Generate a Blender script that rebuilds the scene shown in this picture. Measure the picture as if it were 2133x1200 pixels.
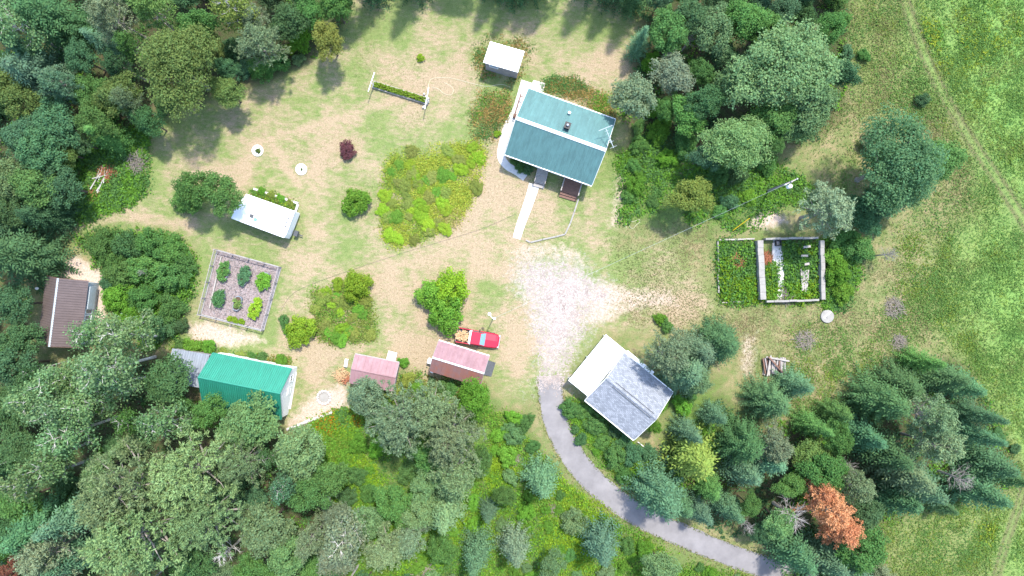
import bpy, math, random
import numpy as np
from mathutils import Vector, Matrix

for o in list(bpy.data.objects): bpy.data.objects.remove(o, do_unlink=True)
S = bpy.context.scene
COL = S.collection
H = 85.0            # drone height, metres
PX = 0.06           # metres per photograph pixel on the ground
# ------------------------------------------------------------------ camera
cd = bpy.data.cameras.new('camera'); cam = bpy.data.objects.new('camera', cd); COL.objects.link(cam)
cam.location = (0, 0, H); cam.rotation_euler = (0, 0, 0)
cd.sensor_width = 36; cd.lens = 18*H/(2133*PX/2); cd.clip_end = 6000; cd.clip_start = 0.5
S.camera = cam
# ------------------------------------------------------------------ sky, sun, exposure
EL = math.radians(64)
sh = Vector((0.45, 0.89)).normalized()
w = bpy.data.worlds.new('World'); S.world = w; w.use_nodes = True
nt = w.node_tree; bg = nt.nodes['Background']; sky = nt.nodes.new('ShaderNodeTexSky')
sky.sky_type = 'NISHITA'; sky.sun_disc = False; sky.sun_elevation = EL
sky.sun_rotation = math.atan2(sh.x, sh.y)
nt.links.new(sky.outputs[0], bg.inputs[0]); bg.inputs[1].default_value = 0.15
sd = bpy.data.lights.new('sun', 'SUN'); so = bpy.data.objects.new('sun', sd); COL.objects.link(so)
sd.energy = 2.0; sd.angle = math.radians(2.5); sd.color = (1.0, 0.95, 0.86)
dirv = Vector((-sh.x*math.cos(EL), -sh.y*math.cos(EL), -math.sin(EL)))
so.rotation_euler = dirv.to_track_quat('-Z', 'Y').to_euler(); so.location = (0, 0, 60)
S.view_settings.view_transform = 'Standard'; S.view_settings.look = 'None'
S.view_settings.exposure = 1.82; S.view_settings.gamma = 1.0
S.view_settings.use_curve_mapping = False

# ------------------------------------------------------------------ helpers
R = random.Random(7)
def G(px, py, z=0.0):
    """photo pixel -> world point at height z (the drone looks straight down)"""
    k = PX*(H - z)/H
    return Vector(((px - 1066.5)*k, -(py - 600)*k, z))
def rgb(r, g, b):   # sRGB 0..255 -> linear
    f = lambda c: (c/12.92 if c <= 0.04045 else ((c + 0.055)/1.055)**2.4)
    return (f(r/255), f(g/255), f(b/255), 1)
def link(o, parent=None):
    COL.objects.link(o)
    if parent: o.parent = parent
    return o
def tag(o, label, cat, group=None, kind=None):
    if label: o['label'] = label
    if cat: o['category'] = cat
    if group: o['group'] = group
    if kind: o['kind'] = kind
    return o
def empty(name, loc, rz=0.0):
    o = bpy.data.objects.new(name, None); o.empty_display_size = 0.3
    o.location = loc; o.rotation_euler = (0, 0, rz); COL.objects.link(o); return o

class MB:
    def __init__(s): s.v = []; s.f = []
    def add(s, vs, fs):
        n = len(s.v); s.v += [tuple(v) for v in vs]; s.f += [tuple(n + i for i in f) for f in fs]; return s
    def box(s, x0, x1, y0, y1, z0, z1, M=None):
        vs = [Vector((x, y, z)) for z in (z0, z1) for x, y in ((x0, y0), (x1, y0), (x1, y1), (x0, y1))]
        if M: vs = [M @ v for v in vs]
        return s.add(vs, [(3, 2, 1, 0), (4, 5, 6, 7), (0, 1, 5, 4), (1, 2, 6, 5), (2, 3, 7, 6), (3, 0, 4, 7)])
    def cbox(s, x0, x1, y0, y1, z0, z1, c=0.03):     # chamfered top
        vs = [(x0, y0, z0), (x1, y0, z0), (x1, y1, z0), (x0, y1, z0),
              (x0, y0, z1-c), (x1, y0, z1-c), (x1, y1, z1-c), (x0, y1, z1-c),
              (x0+c, y0+c, z1), (x1-c, y0+c, z1), (x1-c, y1-c, z1), (x0+c, y1-c, z1)]
        f = [(3, 2, 1, 0), (8, 9, 10, 11)]
        for i in range(4):
            j = (i+1) % 4; f += [(i, j, 4+j, 4+i), (4+i, 4+j, 8+j, 8+i)]
        return s.add(vs, f)
    def prism(s, pts, z0, z1, M=None):
        n = len(pts)
        vs = [Vector((p[0], p[1], z0)) for p in pts] + [Vector((p[0], p[1], z1)) for p in pts]
        if M: vs = [M @ v for v in vs]
        return s.add(vs, [tuple(range(n-1, -1, -1)), tuple(range(n, 2*n))] + [(i, (i+1) % n, n+(i+1) % n, n+i) for i in range(n)])
    def tube(s, pts, rads, seg=6, cap=True):
        pts = [Vector(p) for p in pts]; n = len(pts); vs = []; fs = []
        if not hasattr(rads, '__len__'): rads = [rads]*n
        for i, p in enumerate(pts):
            d = (pts[min(i+1, n-1)] - pts[max(i-1, 0)])
            d = d.normalized() if d.length > 1e-6 else Vector((0, 0, 1))
            a = d.orthogonal().normalized() if abs(d.z) > 0.9 else d.cross(Vector((0, 0, 1))).normalized()
            b = d.cross(a)
            for k in range(seg):
                t = 2*math.pi*k/seg; vs.append(p + (a*math.cos(t) + b*math.sin(t))*rads[i])
        for i in range(n-1):
            for k in range(seg):
                k2 = (k+1) % seg; fs.append((i*seg+k, i*seg+k2, (i+1)*seg+k2, (i+1)*seg+k))
        if cap: fs += [tuple(range(seg-1, -1, -1)), tuple(range((n-1)*seg, n*seg))]
        return s.add(vs, fs)
    def lathe(s, prof, seg=20, c=(0, 0, 0), M=None):
        vs = []; fs = []; n = len(prof)
        for r, z in prof:
            for k in range(seg):
                t = 2*math.pi*k/seg; v = Vector((c[0]+r*math.cos(t), c[1]+r*math.sin(t), c[2]+z)); vs.append(M @ v if M else v)
        for i in range(n-1):
            for k in range(seg):
                k2 = (k+1) % seg; fs.append((i*seg+k, i*seg+k2, (i+1)*seg+k2, (i+1)*seg+k))
        fs += [tuple(range(seg-1, -1, -1)), tuple(range((n-1)*seg, n*seg))]
        return s.add(vs, fs)
    def mesh(s, name, mat, smooth=False):
        m = bpy.data.meshes.new(name); m.from_pydata(s.v, [], s.f); m.update()
        if mat: m.materials.append(mat)
        if smooth:
            for p in m.polygons: p.use_smooth = True
        return m
    def build(s, name, mat, parent=None, loc=None, smooth=False, bevel=0):
        o = bpy.data.objects.new(name, s.mesh(name, mat, smooth)); link(o, parent)
        if loc is not None: o.location = loc
        if bevel:
            b = o.modifiers.new('bevel', 'BEVEL'); b.width = bevel; b.segments = 2; b.limit_method = 'ANGLE'
        return o

def np_mesh(name, V, F, mat, tint=None):
    """quads / tris from numpy"""
    m = bpy.data.meshes.new(name); k = F.shape[1]
    m.vertices.add(len(V)); m.vertices.foreach_set('co', V.astype(np.float32).ravel())
    m.loops.add(F.size); m.loops.foreach_set('vertex_index', F.astype(np.int32).ravel())
    m.polygons.add(len(F)); m.polygons.foreach_set('loop_start', np.arange(0, F.size, k, dtype=np.int32))
    m.update(calc_edges=True)
    if tint is not None:
        a = m.color_attributes.new('tint', 'FLOAT_COLOR', 'POINT')
        a.data.foreach_set('color', tint.astype(np.float32).ravel())
    if mat: m.materials.append(mat)
    return m

# ------------------------------------------------------------------ materials
def new_mat(name):
    m = bpy.data.materials.new(name); m.use_nodes = True
    n = m.node_tree.nodes; return m, n, m.node_tree.links, n['Principled BSDF']
def setspec(p, v):
    if 'Specular IOR Level' in p.inputs: p.inputs['Specular IOR Level'].default_value = v
def mat(name, c, rough=0.7, var=0.15, scale=3.0, bump=0.15, metal=0.0, spec=0.3, c2=None, stretch=(1, 1, 1), detail=6):
    m, n, l, p = new_mat(name)
    tc = n.new('ShaderNodeTexCoord'); mp = n.new('ShaderNodeMapping'); mp.inputs['Scale'].default_value = stretch
    oi = n.new('ShaderNodeObjectInfo'); ad = n.new('ShaderNodeVectorMath'); ad.operation = 'ADD'
    l.new(tc.outputs['Object'], ad.inputs[0])
    sc = n.new('ShaderNodeVectorMath'); sc.operation = 'SCALE'; sc.inputs[0].default_value = (37, 17, 5)
    l.new(oi.outputs['Random'], sc.inputs['Scale']); l.new(sc.outputs[0], ad.inputs[1]); l.new(ad.outputs[0], mp.inputs[0])
    nz = n.new('ShaderNodeTexNoise'); nz.inputs['Scale'].default_value = scale; nz.inputs['Detail'].default_value = detail
    nz.inputs['Roughness'].default_value = 0.65
    l.new(mp.outputs[0], nz.inputs['Vector'])
    rp = n.new('ShaderNodeValToRGB'); rp.color_ramp.elements[0].position = 0.3; rp.color_ramp.elements[1].position = 0.7
    lo = tuple(x*(1-var) for x in c[:3]) + (1,); hi = tuple(min(1, x*(1+var)) for x in c[:3]) + (1,)
    if c2: lo, hi = c2, c
    rp.color_ramp.elements[0].color = lo; rp.color_ramp.elements[1].color = hi
    l.new(nz.outputs['Fac'], rp.inputs[0]); l.new(rp.outputs[0], p.inputs['Base Color'])
    if bump:
        b = n.new('ShaderNodeBump'); b.inputs['Strength'].default_value = bump; b.inputs['Distance'].default_value = 0.05
        l.new(nz.outputs['Fac'], b.inputs['Height']); l.new(b.outputs[0], p.inputs['Normal'])
    p.inputs['Roughness'].default_value = rough; p.inputs['Metallic'].default_value = metal; setspec(p, spec)
    return m
def foliage_mat(name, use_obj=True, trans=0.45):
    m, n, l, p = new_mat(name)
    at = n.new('ShaderNodeAttribute'); at.attribute_name = 'tint'
    src = at.outputs['Color']
    if use_obj:
        oi = n.new('ShaderNodeObjectInfo'); mx = n.new('ShaderNodeMix'); mx.data_type = 'RGBA'; mx.blend_type = 'MULTIPLY'
        mx.inputs[0].default_value = 1.0
        l.new(oi.outputs['Color'], mx.inputs[6]); l.new(at.outputs['Color'], mx.inputs[7]); src = mx.outputs[2]
    l.new(src, p.inputs['Base Color']); p.inputs['Roughness'].default_value = 0.75; setspec(p, 0.10)
    tr = n.new('ShaderNodeBsdfTranslucent'); l.new(src, tr.inputs['Color'])
    ms = n.new('ShaderNodeMixShader'); ms.inputs[0].default_value = trans
    out = n['Material Output']; l.new(p.outputs[0], ms.inputs[1]); l.new(tr.outputs[0], ms.inputs[2]); l.new(ms.outputs[0], out.inputs[0])
    return m
M = {}
M['leaf'] = foliage_mat('leaf'); M['cover'] = foliage_mat('cover_leaf', False)
M['needle'] = foliage_mat('needle', True, 0.35)
M['bark'] = mat('bark', (0.11, 0.085, 0.065, 1), 0.9, 0.3, 6, 0.4)
M['greybark'] = mat('grey_bark', (0.28, 0.25, 0.22, 1), 0.9, 0.25, 6, 0.3)
M['whitebark'] = mat('white_bark', (0.58, 0.56, 0.52, 1), 0.8, 0.1, 5, 0.2, c2=(0.32, 0.30, 0.27, 1))
M['deadwood'] = mat('dead_wood', (0.25, 0.215, 0.18, 1), 0.9, 0.25, 5, 0.3)
M['palewood'] = mat('pale_dead_wood', (0.30, 0.275, 0.25, 1), 0.9, 0.25, 5, 0.3)
M['redtwig'] = mat('red_twig', (0.34, 0.13, 0.07, 1), 0.9, 0.3, 5, 0.3)
M['teal'] = mat('teal_metal', (0.078, 0.172, 0.168, 1), 0.58, 0.18, 1.2, 0.02, 0.0, 0.5, stretch=(1, 0.3, 1))
M['green'] = mat('green_metal', (0.016, 0.215, 0.142, 1), 0.55, 0.14, 1.0, 0.02, 0.0, 0.8, stretch=(2.5, .4, 1))
M['brown'] = mat('brown_metal', (0.13, 0.098, 0.093, 1), 0.5, 0.12, 1.0, 0.02, 0.0, 0.4)
M['galv'] = mat('galvanised_metal', (0.24, 0.27, 0.31, 1), 0.5, 0.2, 1.5, 0.03, 0.35, 0.5, stretch=(3, 0.4, 1))
M['whitemetal'] = mat('white_metal', (0.85, 0.85, 0.84, 1), 0.5, 0.05, 2, 0.02)
M['white'] = mat('white_paint', (0.80, 0.80, 0.78, 1), 0.6, 0.08, 3, 0.05)
M['cream'] = mat('cream_siding', (0.52, 0.49, 0.42, 1), 0.7, 0.08, 2, 0.05)
M['greysiding'] = mat('pale_siding', (0.40, 0.44, 0.45, 1), 0.7, 0.08, 2, 0.05)
M['greywood'] = mat('weathered_wood', (0.30, 0.27, 0.26, 1), 0.9, 0.3, 4, 0.3, stretch=(0.4, 6, 6))
M['silverwood'] = mat('silvered_wood', (0.34, 0.31, 0.28, 1), 0.9, 0.3, 4, 0.3, stretch=(0.4, 6, 6))
M['brownwood'] = mat('brown_wood', (0.17, 0.095, 0.07, 1), 0.8, 0.25, 4, 0.2, stretch=(0.4, 6, 6))
M['cutwood'] = mat('cut_firewood', (0.56, 0.40, 0.22, 1), 0.85, 0.3, 5, 0.3, c2=(0.36, 0.22, 0.12, 1))
M['redroof'] = mat('faded_red_roof', (0.30, 0.18, 0.19, 1), 0.7, 0.14, 1.1, 0.05, c2=(0.22, 0.125, 0.135, 1))
M['redroof_rust'] = mat('rusting_red_roof', (0.33, 0.125, 0.085, 1), 0.75, 0.14, 0.5, 0.05, c2=(0.235, 0.155, 0.165, 1))
M['pinkroof'] = mat('bleached_pink_roof', (0.315, 0.195, 0.205, 1), 0.7, 0.1, 1.0, 0.04, c2=(0.25, 0.14, 0.15, 1))
M['concrete'] = mat('concrete', (0.28, 0.265, 0.24, 1), 0.9, 0.15, 1.6, 0.15)
M['paleconc'] = mat('pale_concrete', (0.52, 0.50, 0.47, 1), 0.9, 0.1, 1.8, 0.1)
M['asphalt'] = mat('worn_asphalt', (0.245, 0.230, 0.228, 1), 0.9, 0.14, .55, 0.2, detail=12, c2=(0.165, 0.155, 0.155, 1))
M['black'] = mat('black_metal', (0.02, 0.02, 0.022, 1), 0.5, 0.2, 5, 0.05)
M['darkgrey'] = mat('dark_grey', (0.075, 0.08, 0.085, 1), 0.7, 0.2, 4, 0.1)
M['rubber'] = mat('rubber', (0.018, 0.018, 0.018, 1), 0.85, 0.2, 8, 0.1)
M['red'] = mat('red_car_paint', (0.42, 0.012, 0.035, 1), 0.28, 0.05, 2, 0.0, 0.0, 0.6)
M['chrome'] = mat('chrome', (0.6, 0.6, 0.6, 1), 0.25, 0.05, 3, 0.0, 0.9)
M['glass'] = mat('dark_glass', (0.05, 0.09, 0.11, 1), 0.08, 0.05, 2, 0.0, 0.0, 0.8)
M['bluepane'] = mat('blue_glass', (0.16, 0.30, 0.37, 1), 0.1, 0.05, 2, 0.0, 0.0, 0.8)
M['lens'] = mat('lamp_lens', (0.75, 0.75, 0.7, 1), 0.15, 0.02, 2, 0.0)
M['yellow'] = mat('yellow_plastic', (0.70, 0.48, 0.02, 1), 0.5, 0.1, 3, 0.0)
M['hose'] = mat('pale_hose', (0.60, 0.58, 0.42, 1), 0.6, 0.1, 3, 0.0)
M['soil'] = mat('garden_soil', (0.10, 0.065, 0.045, 1), 0.95, 0.3, 5, 0.5)
M['mulch'] = mat('bark_mulch', (0.36, 0.31, 0.30, 1), 0.95, 0.4, 9, 0.9, c2=(0.19, 0.135, 0.13, 1))
M['pebble'] = mat('pale_gravel', (0.40, 0.35, 0.32, 1), 0.9, 0.2, 1, 0.2, c2=(0.22, 0.18, 0.16, 1))
M['stone'] = mat('field_stone', (0.45, 0.42, 0.39, 1), 0.9, 0.25, 3, 0.3)
def shingle_mat():
    m, n, l, p = new_mat('grey_shingles')
    tc = n.new('ShaderNodeTexCoord')
    br = n.new('ShaderNodeTexBrick'); br.inputs['Scale'].default_value = 1.0
    br.inputs['Brick Width'].default_value = 0.34; br.inputs['Row Height'].default_value = 0.16; br.inputs['Mortar Size'].default_value = 0.012
    br.inputs['Color1'].default_value = (0.33, 0.345, 0.375, 1); br.inputs['Color2'].default_value = (0.20, 0.215, 0.24, 1); br.inputs['Mortar'].default_value = (0.12, 0.13, 0.15, 1)
    br.inputs['Bias'].default_value = 0.1
    l.new(tc.outputs['Object'], br.inputs['Vector'])
    nz = n.new('ShaderNodeTexNoise'); nz.inputs['Scale'].default_value = 14; nz.inputs['Detail'].default_value = 8; l.new(tc.outputs['Object'], nz.inputs['Vector'])
    mx = n.new('ShaderNodeMix'); mx.data_type = 'RGBA'; mx.blend_type = 'OVERLAY'; mx.inputs[0].default_value = 0.35
    l.new(br.outputs['Color'], mx.inputs[6]); l.new(nz.outputs['Fac'], mx.inputs[7]); l.new(mx.outputs[2], p.inputs['Base Color'])
    b = n.new('ShaderNodeBump'); b.inputs['Strength'].default_value = 0.5; b.inputs['Distance'].default_value = 0.03
    l.new(br.outputs['Fac'], b.inputs['Height']); b.invert = True; l.new(b.outputs[0], p.inputs['Normal'])
    p.inputs['Roughness'].default_value = 0.9; setspec(p, 0.2)
    return m
M['shingle'] = shingle_mat()

# ------------------------------------------------------------------ noise and polygons (numpy, pixel space)
def vnoise(X, Y, scale, seed):
    rs = np.random.RandomState(seed); g = rs.rand(64, 64)
    x = X/scale; y = Y/scale; xi = np.floor(x).astype(int); yi = np.floor(y).astype(int)
    fx = x-xi; fy = y-yi; fx = fx*fx*(3-2*fx); fy = fy*fy*(3-2*fy)
    a = g[yi % 64, xi % 64]; b = g[yi % 64, (xi+1) % 64]; c = g[(yi+1) % 64, xi % 64]; d = g[(yi+1) % 64, (xi+1) % 64]
    return (a*(1-fx)+b*fx)*(1-fy) + (c*(1-fx)+d*fx)*fy
def fbm(X, Y, scale, seed, o=3):
    t = 0; a = 1; s = 0
    for i in range(o):
        t = t + a*vnoise(X, Y, scale/2**i, seed+i); s += a; a *= 0.55
    return t/s
def inside(poly, X, Y):
    r = np.zeros(X.shape, bool); n = len(poly)
    for i in range(n):
        x1, y1 = poly[i]; x2, y2 = poly[(i+1) % n]
        if y1 == y2: continue
        c = ((y1 > Y) != (y2 > Y)) & (X < (x2-x1)*(Y-y1)/(y2-y1)+x1); r ^= c
    return r
def sdist(poly, X, Y, closed=True):
    d = np.full(X.shape, 1e9); n = len(poly)
    for i in range(n if closed else n-1):
        x1, y1 = poly[i]; x2, y2 = poly[(i+1) % n]; dx, dy = x2-x1, y2-y1; q = dx*dx+dy*dy+1e-9
        t = np.clip(((X-x1)*dx+(Y-y1)*dy)/q, 0, 1); d = np.minimum(d, np.hypot(X-x1-t*dx, Y-y1-t*dy))
    return np.where(inside(poly, X, Y), d, -d) if closed else d
def soft(poly, X, Y, f=10, wob=14, seed=1):
    d = sdist(poly, X, Y) + (fbm(X, Y, 60, seed)-0.5)*2*wob
    return np.clip(d/f*0.5+0.5, 0, 1)
def rand_in(poly, n, rs):
    P = np.array(poly); lo = P.min(0); hi = P.max(0); out = np.zeros((0, 2))
    while len(out) < n:
        q = rs.rand(n*2+20, 2)*(hi-lo)+lo; out = np.vstack([out, q[inside(poly, q[:, 0], q[:, 1])]])
    return out[:n]

# ------------------------------------------------------------------ ground regions (photo pixels)
LAWN = [(690,-160),(1345,-160),(1325,150),(1290,260),(1300,400),(1285,520),(1400,500),(1500,640),(1450,690),(1330,690),(1270,690),(1180,780),(1110,830),(1050,830),(1000,760),(880,800),(840,760),(700,800),(640,900),(590,890),(600,760),(400,745),(370,710),(410,600),(410,520),(250,490),(110,500),(140,460),(250,430),(330,300),(315,250),(440,200),(560,160),(650,130),(690,70)]
NWW = [(-400,-300),(720,-300),(715,60),(650,130),(560,160),(470,190),(420,215),(330,215),(305,260),(250,300),(150,330),(140,440),(110,490),(110,570),(70,585),(-400,585)]
SWW = [(-400,585),(50,585),(45,745),(110,770),(230,720),(300,740),(350,745),(415,840),(440,880),(600,900),(690,960),(720,1060),(860,1110),(860,1500),(-400,1500)]
NEW = [(1335,-300),(1765,-300),(1760,210),(1700,290),(1610,320),(1570,370),(1480,360),(1340,320),(1290,220),(1340,100)]
SEW = [(1420,860),(1500,830),(1560,900),(1640,880),(1760,830),(1880,740),(2000,760),(2070,860),(2130,1000),(1930,1060),(1830,1090),(1850,1200),(1880,1500),(1640,1500),(1640,1150),(1420,1060),(1360,960)]
SMID = [(700,870),(860,820),(1010,850),(1090,860),(1140,960),(1230,1060),(1400,1150),(1640,1230),(1640,1500),(700,1500)]
MEADOW = [(1800,-400),(3400,-400),(3400,1800),(1850,1800),(1830,1150),(1820,1085),(1930,1060),(2125,1010),(2060,870),(2000,760),(1900,640),(1960,500),(2030,430),(1985,260),(1800,240),(1765,100)]
FIELD = [(1905,-400),(3400,-400),(3400,1800),(2080,1300),(2100,1000),(2060,820),(1990,640),(2040,440),(2133,480),(2060,370),(1990,260),(1930,120)]
GRAVEL = [(1088,548),(1130,540),(1200,552),(1228,572),(1255,596),(1264,614),(1250,636),(1232,655),(1215,700),(1195,745),(1190,792),(1118,792),(1120,740),(1112,690),(1100,640),(1085,600)]
TRACK = [(1868,-60),(1890,20),(1925,110),(1965,200),(2020,290),(2075,370),(2133,460),(2250,640)]
TRACK2 = [(2150,960),(2120,1060),(2095,1130),(2070,1220),(2050,1300)]
DRYSPOTS = [((1040,400),60),((1010,460),80),((960,545),90),((860,720),70),((640,600),70),((1060,600),60),((1010,700),70),((720,280),60),((560,270),60),((900,160),70),((1150,120),60),((1230,470),50),((1180,470),40),((800,620),50),((1400,640),60),((1500,760),50),((650,740),60),((1220,160),60),((520,330),60)]
BARE = [([(1250,585),(1330,595),(1400,600),(1420,640),(1360,650),(1300,660),(1230,680),(1225,640)],.6), ([(1090,500),(1200,505),(1240,560),(1160,545),(1080,545),(1040,520)],.5), ([(1562,468),(1590,440),(1618,432),(1640,462),(1600,472)],1), ([(135,545),(160,535),(215,575),(222,690),(205,690),(190,590),(125,580)],1), ([(390,675),(430,665),(540,695),(560,715),(470,728),(395,712)],.8), ([(600,870),(640,830),(720,790),(730,850),(640,885),(600,893)],.75), ([(1420,330),(1455,300),(1470,330),(1440,370),(1415,350)],.7), ([(1700,900),(1660,850),(1640,860),(1660,890)],.5),([(1280,350),(1310,360),(1300,480),(1260,480)],.5),([(1540,700),(1580,690),(1570,790),(1540,780)],.55)]
DRIVEV = [(1185,850),(1240,860),(1330,940),(1420,1000),(1420,1080),(1300,1010),(1200,920)]
WEEDY = [SMID, DRIVEV, [(180,290),(310,265),(315,400),(250,430),(150,470),(140,360)], [(150,490),(330,482),(405,530),(405,620),(370,710),(290,720),(225,640),(215,560)], [(1440,330),(1600,330),(1690,380),(1690,430),(1640,425),(1560,480),(1450,470),(1300,470),(1280,330),(1380,270)], [(1498,503),(1700,502),(1790,530),(1780,640),(1700,622),(1500,627)], [(640,890),(740,850),(790,1040),(700,1040)], [(1400,820),(1480,800),(1560,880),(1480,1000),(1380,930)]]
PATHS = [[(1075,520),(1030,450),(1020,380),(1040,300)], [(1100,620),(1000,545),(860,545),(640,590),(590,640),(580,740)], [(1060,700),(1060,600),(1000,545)], [(560,730),(700,735),(870,700),(880,640),(860,560)], [(1180,560),(1220,480),(1230,400)], [(1230,620),(1330,625),(1420,640),(1480,720)], [(620,380),(560,290),(700,250),(900,180)], [(130,480),(260,450),(400,470)]]
FORESTS = [NWW, SWW, NEW, SEW]
def dirt_smid(X, Y): return soft(SMID, X, Y, 14, 14, 31)

def build_ground():
    st = 0.25
    fx = np.arange(-72, 72.01, st); fy = np.arange(-42, 42.01, st)
    xs = np.concatenate([[-3000, -900, -300, -140, -90], fx, [90, 140, 300, 900, 3000]])
    ys = np.concatenate([[-3000, -900, -300, -120, -60], fy, [60, 120, 300, 900, 3000]])
    XX, YY = np.meshgrid(xs, ys); n = len(xs); m_ = len(ys)
    px = XX/PX+1066.5; py = -YY/PX+600
    V = np.stack([XX, YY, np.zeros_like(XX)], -1).reshape(-1, 3)
    i = np.arange(n*m_).reshape(m_, n)
    F = np.stack([i[:-1, :-1], i[:-1, 1:], i[1:, 1:], i[1:, :-1]], -1).reshape(-1, 4)
    lawn = soft(LAWN, px, py, 16, 12, 3)
    dry = np.zeros_like(px)
    wx = px+(fbm(px, py, 80, 301)-.5)*120; wy = py+(fbm(px, py, 80, 305)-.5)*120
    for (c, r) in DRYSPOTS:
        q = np.hypot(wx-c[0], wy-c[1])/(r*1.25); dry = np.maximum(dry, np.exp(-q*q))
    for k, pl in enumerate(PATHS): dry = np.maximum(dry, .95*np.exp(-(sdist(pl, px+(fbm(px, py, 40, 90)-.5)*30, py, False)/(15 if k else 26))**2))
    dry = np.clip(.09+dry*0.66 + (fbm(px, py, 60, 11, 4)-0.45)*1.7, 0, 1)
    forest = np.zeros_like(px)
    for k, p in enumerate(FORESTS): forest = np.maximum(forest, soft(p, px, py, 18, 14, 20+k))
    far = (np.abs(XX) > 80) | (np.abs(YY) > 50)
    meadow = soft(MEADOW, px, py, 26, 20, 40)
    field = soft(FIELD, px, py, 90, 30, 41)*meadow
    gravel = soft(GRAVEL, px, py, 60, 26, 50)
    bare = np.zeros_like(px)
    for k, (p, a) in enumerate(BARE): bare = np.maximum(bare, a*soft(p, px, py, 16, 8, 60+k))
    t1 = sdist(TRACK, px, py, False); t2 = sdist(TRACK2, px, py, False)
    rut = np.maximum(np.exp(-((t1-9)/5.0)**2), 0.9*np.exp(-((t2-6)/5)**2))
    lush = np.zeros_like(px)
    for k, p_ in enumerate(WEEDY): lush = np.maximum(lush, soft(p_, px, py, 24, 16, 80+k))
    Mesh = np_mesh('ground', V, F, None)
    def attr(nm, a, b, c, d):
        t = Mesh.color_attributes.new(nm, 'FLOAT_COLOR', 'POINT')
        t.data.foreach_set('color', np.stack([a, b, c, d], -1).reshape(-1, 4).astype(np.float32).ravel())
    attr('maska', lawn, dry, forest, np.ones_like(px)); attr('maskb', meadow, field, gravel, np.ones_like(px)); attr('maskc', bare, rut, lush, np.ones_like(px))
    m, n_, l, p = new_mat('ground_cover')
    geo = n_.new('ShaderNodeNewGeometry')
    def noise(sc, det=6, ro=0.6, off=0.0, st=(1, 1, 1)):
        z = n_.new('ShaderNodeTexNoise'); z.inputs['Scale'].default_value = sc; z.inputs['Detail'].default_value = det; z.inputs['Roughness'].default_value = ro
        mp = n_.new('ShaderNodeMapping'); mp.inputs['Location'].default_value = (off, off*1.7, 0); mp.inputs['Scale'].default_value = st; mp.inputs['Rotation'].default_value = (0, 0, .5 if st[1] != 1 else 0); l.new(geo.outputs['Position'], mp.inputs[0]); l.new(mp.outputs[0], z.inputs['Vector']); return z.outputs['Fac']
    def rampm(v, a, b):
        r = n_.new('ShaderNodeMapRange'); r.inputs[1].default_value = a; r.inputs[2].default_value = b; r.clamp = True; l.new(v, r.inputs[0]); return r.outputs[0]
    def math_(op, a, b):
        q = n_.new('ShaderNodeMath'); q.operation = op; q.use_clamp = False
        for i_, v in enumerate((a, b)):
            if isinstance(v, (int, float)): q.inputs[i_].default_value = v
            else: l.new(v, q.inputs[i_])
        return q.outputs[0]
    def mixc(f, a, b, mode='MIX'):
        q = n_.new('ShaderNodeMix'); q.data_type = 'RGBA'; q.blend_type = mode
        if isinstance(f, (int, float)): q.inputs[0].default_value = f
        else: l.new(f, q.inputs[0])
        for i_, v in ((6, a), (7, b)):
            if isinstance(v, tuple): q.inputs[i_].default_value = v
            else: l.new(v, q.inputs[i_])
        return q.outputs[2]
    def att(nm):
        a = n_.new('ShaderNodeAttribute'); a.attribute_name = nm; s = n_.new('ShaderNodeSeparateColor'); l.new(a.outputs['Color'], s.inputs[0]); return s.outputs
    A, B, C = att('maska'), att('maskb'), att('maskc')
    nf = noise(3.5, 8, 0.7); nm_ = noise(0.55, 7, 0.65, 3.1); nb = noise(1.4, 8, 0.7, 9.0)
    # rough grass base
    base = mixc(rampm(nm_, .34, .62), (0.125, 0.160, 0.050, 1), (0.260, 0.215, 0.115, 1))
    base = mixc(rampm(nb, .46, .70), base, (0.120, 0.180, 0.055, 1))
    # lawn
    green = mixc(rampm(nb, .35, .65), (0.130, 0.185, 0.055, 1), (0.195, 0.230, 0.082, 1))
    dryc = mixc(rampm(nf, .3, .7), (0.265, 0.205, 0.125, 1), (0.385, 0.300, 0.200, 1))
    dfac = rampm(math_('ADD', A[1], math_('MULTIPLY', math_('SUBTRACT', noise(0.9, 10, 0.72, 21.0, (1, 2.2, 1)), 0.5), 2.6)), .10, .85)
    lawnc = mixc(dfac, green, dryc)
    col = mixc(A[0], base, lawnc)
    # meadow / hay field
    mead = mixc(rampm(nb, .36, .66), (0.140, 0.195, 0.055, 1), (0.205, 0.210, 0.085, 1))
    fld = mixc(rampm(nm_, .35, .62), (0.130, 0.255, 0.065, 1), (0.180, 0.280, 0.070, 1))
    mead = mixc(B[1], mead, fld)
    col = mixc(B[0], col, mead)
    # woods floor
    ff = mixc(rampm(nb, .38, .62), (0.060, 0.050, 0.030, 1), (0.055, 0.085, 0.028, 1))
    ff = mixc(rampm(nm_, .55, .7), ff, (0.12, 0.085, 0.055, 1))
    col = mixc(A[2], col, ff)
    col = mixc(math_('MULTIPLY', C[2], 0.85), col, mixc(rampm(nb, .4, .62), (0.055, 0.105, 0.025, 1), (0.115, 0.185, 0.040, 1)))
    # bare soil, ruts, gravel
    br = mixc(rampm(nf, .35, .65), (0.36, 0.27, 0.20, 1), (0.50, 0.41, 0.34, 1))
    col = mixc(rampm(math_('ADD', C[0], math_('MULTIPLY', math_('SUBTRACT', nb, 0.5), 1.2)), .3, .7), col, br)
    col = mixc(math_('MULTIPLY', C[1], rampm(nb, .15, .45)), col, (0.120, 0.115, 0.055, 1))
    gr = mixc(rampm(nf, .32, .68), (0.27, 0.22, 0.195, 1), (0.47, 0.425, 0.39, 1))
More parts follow.
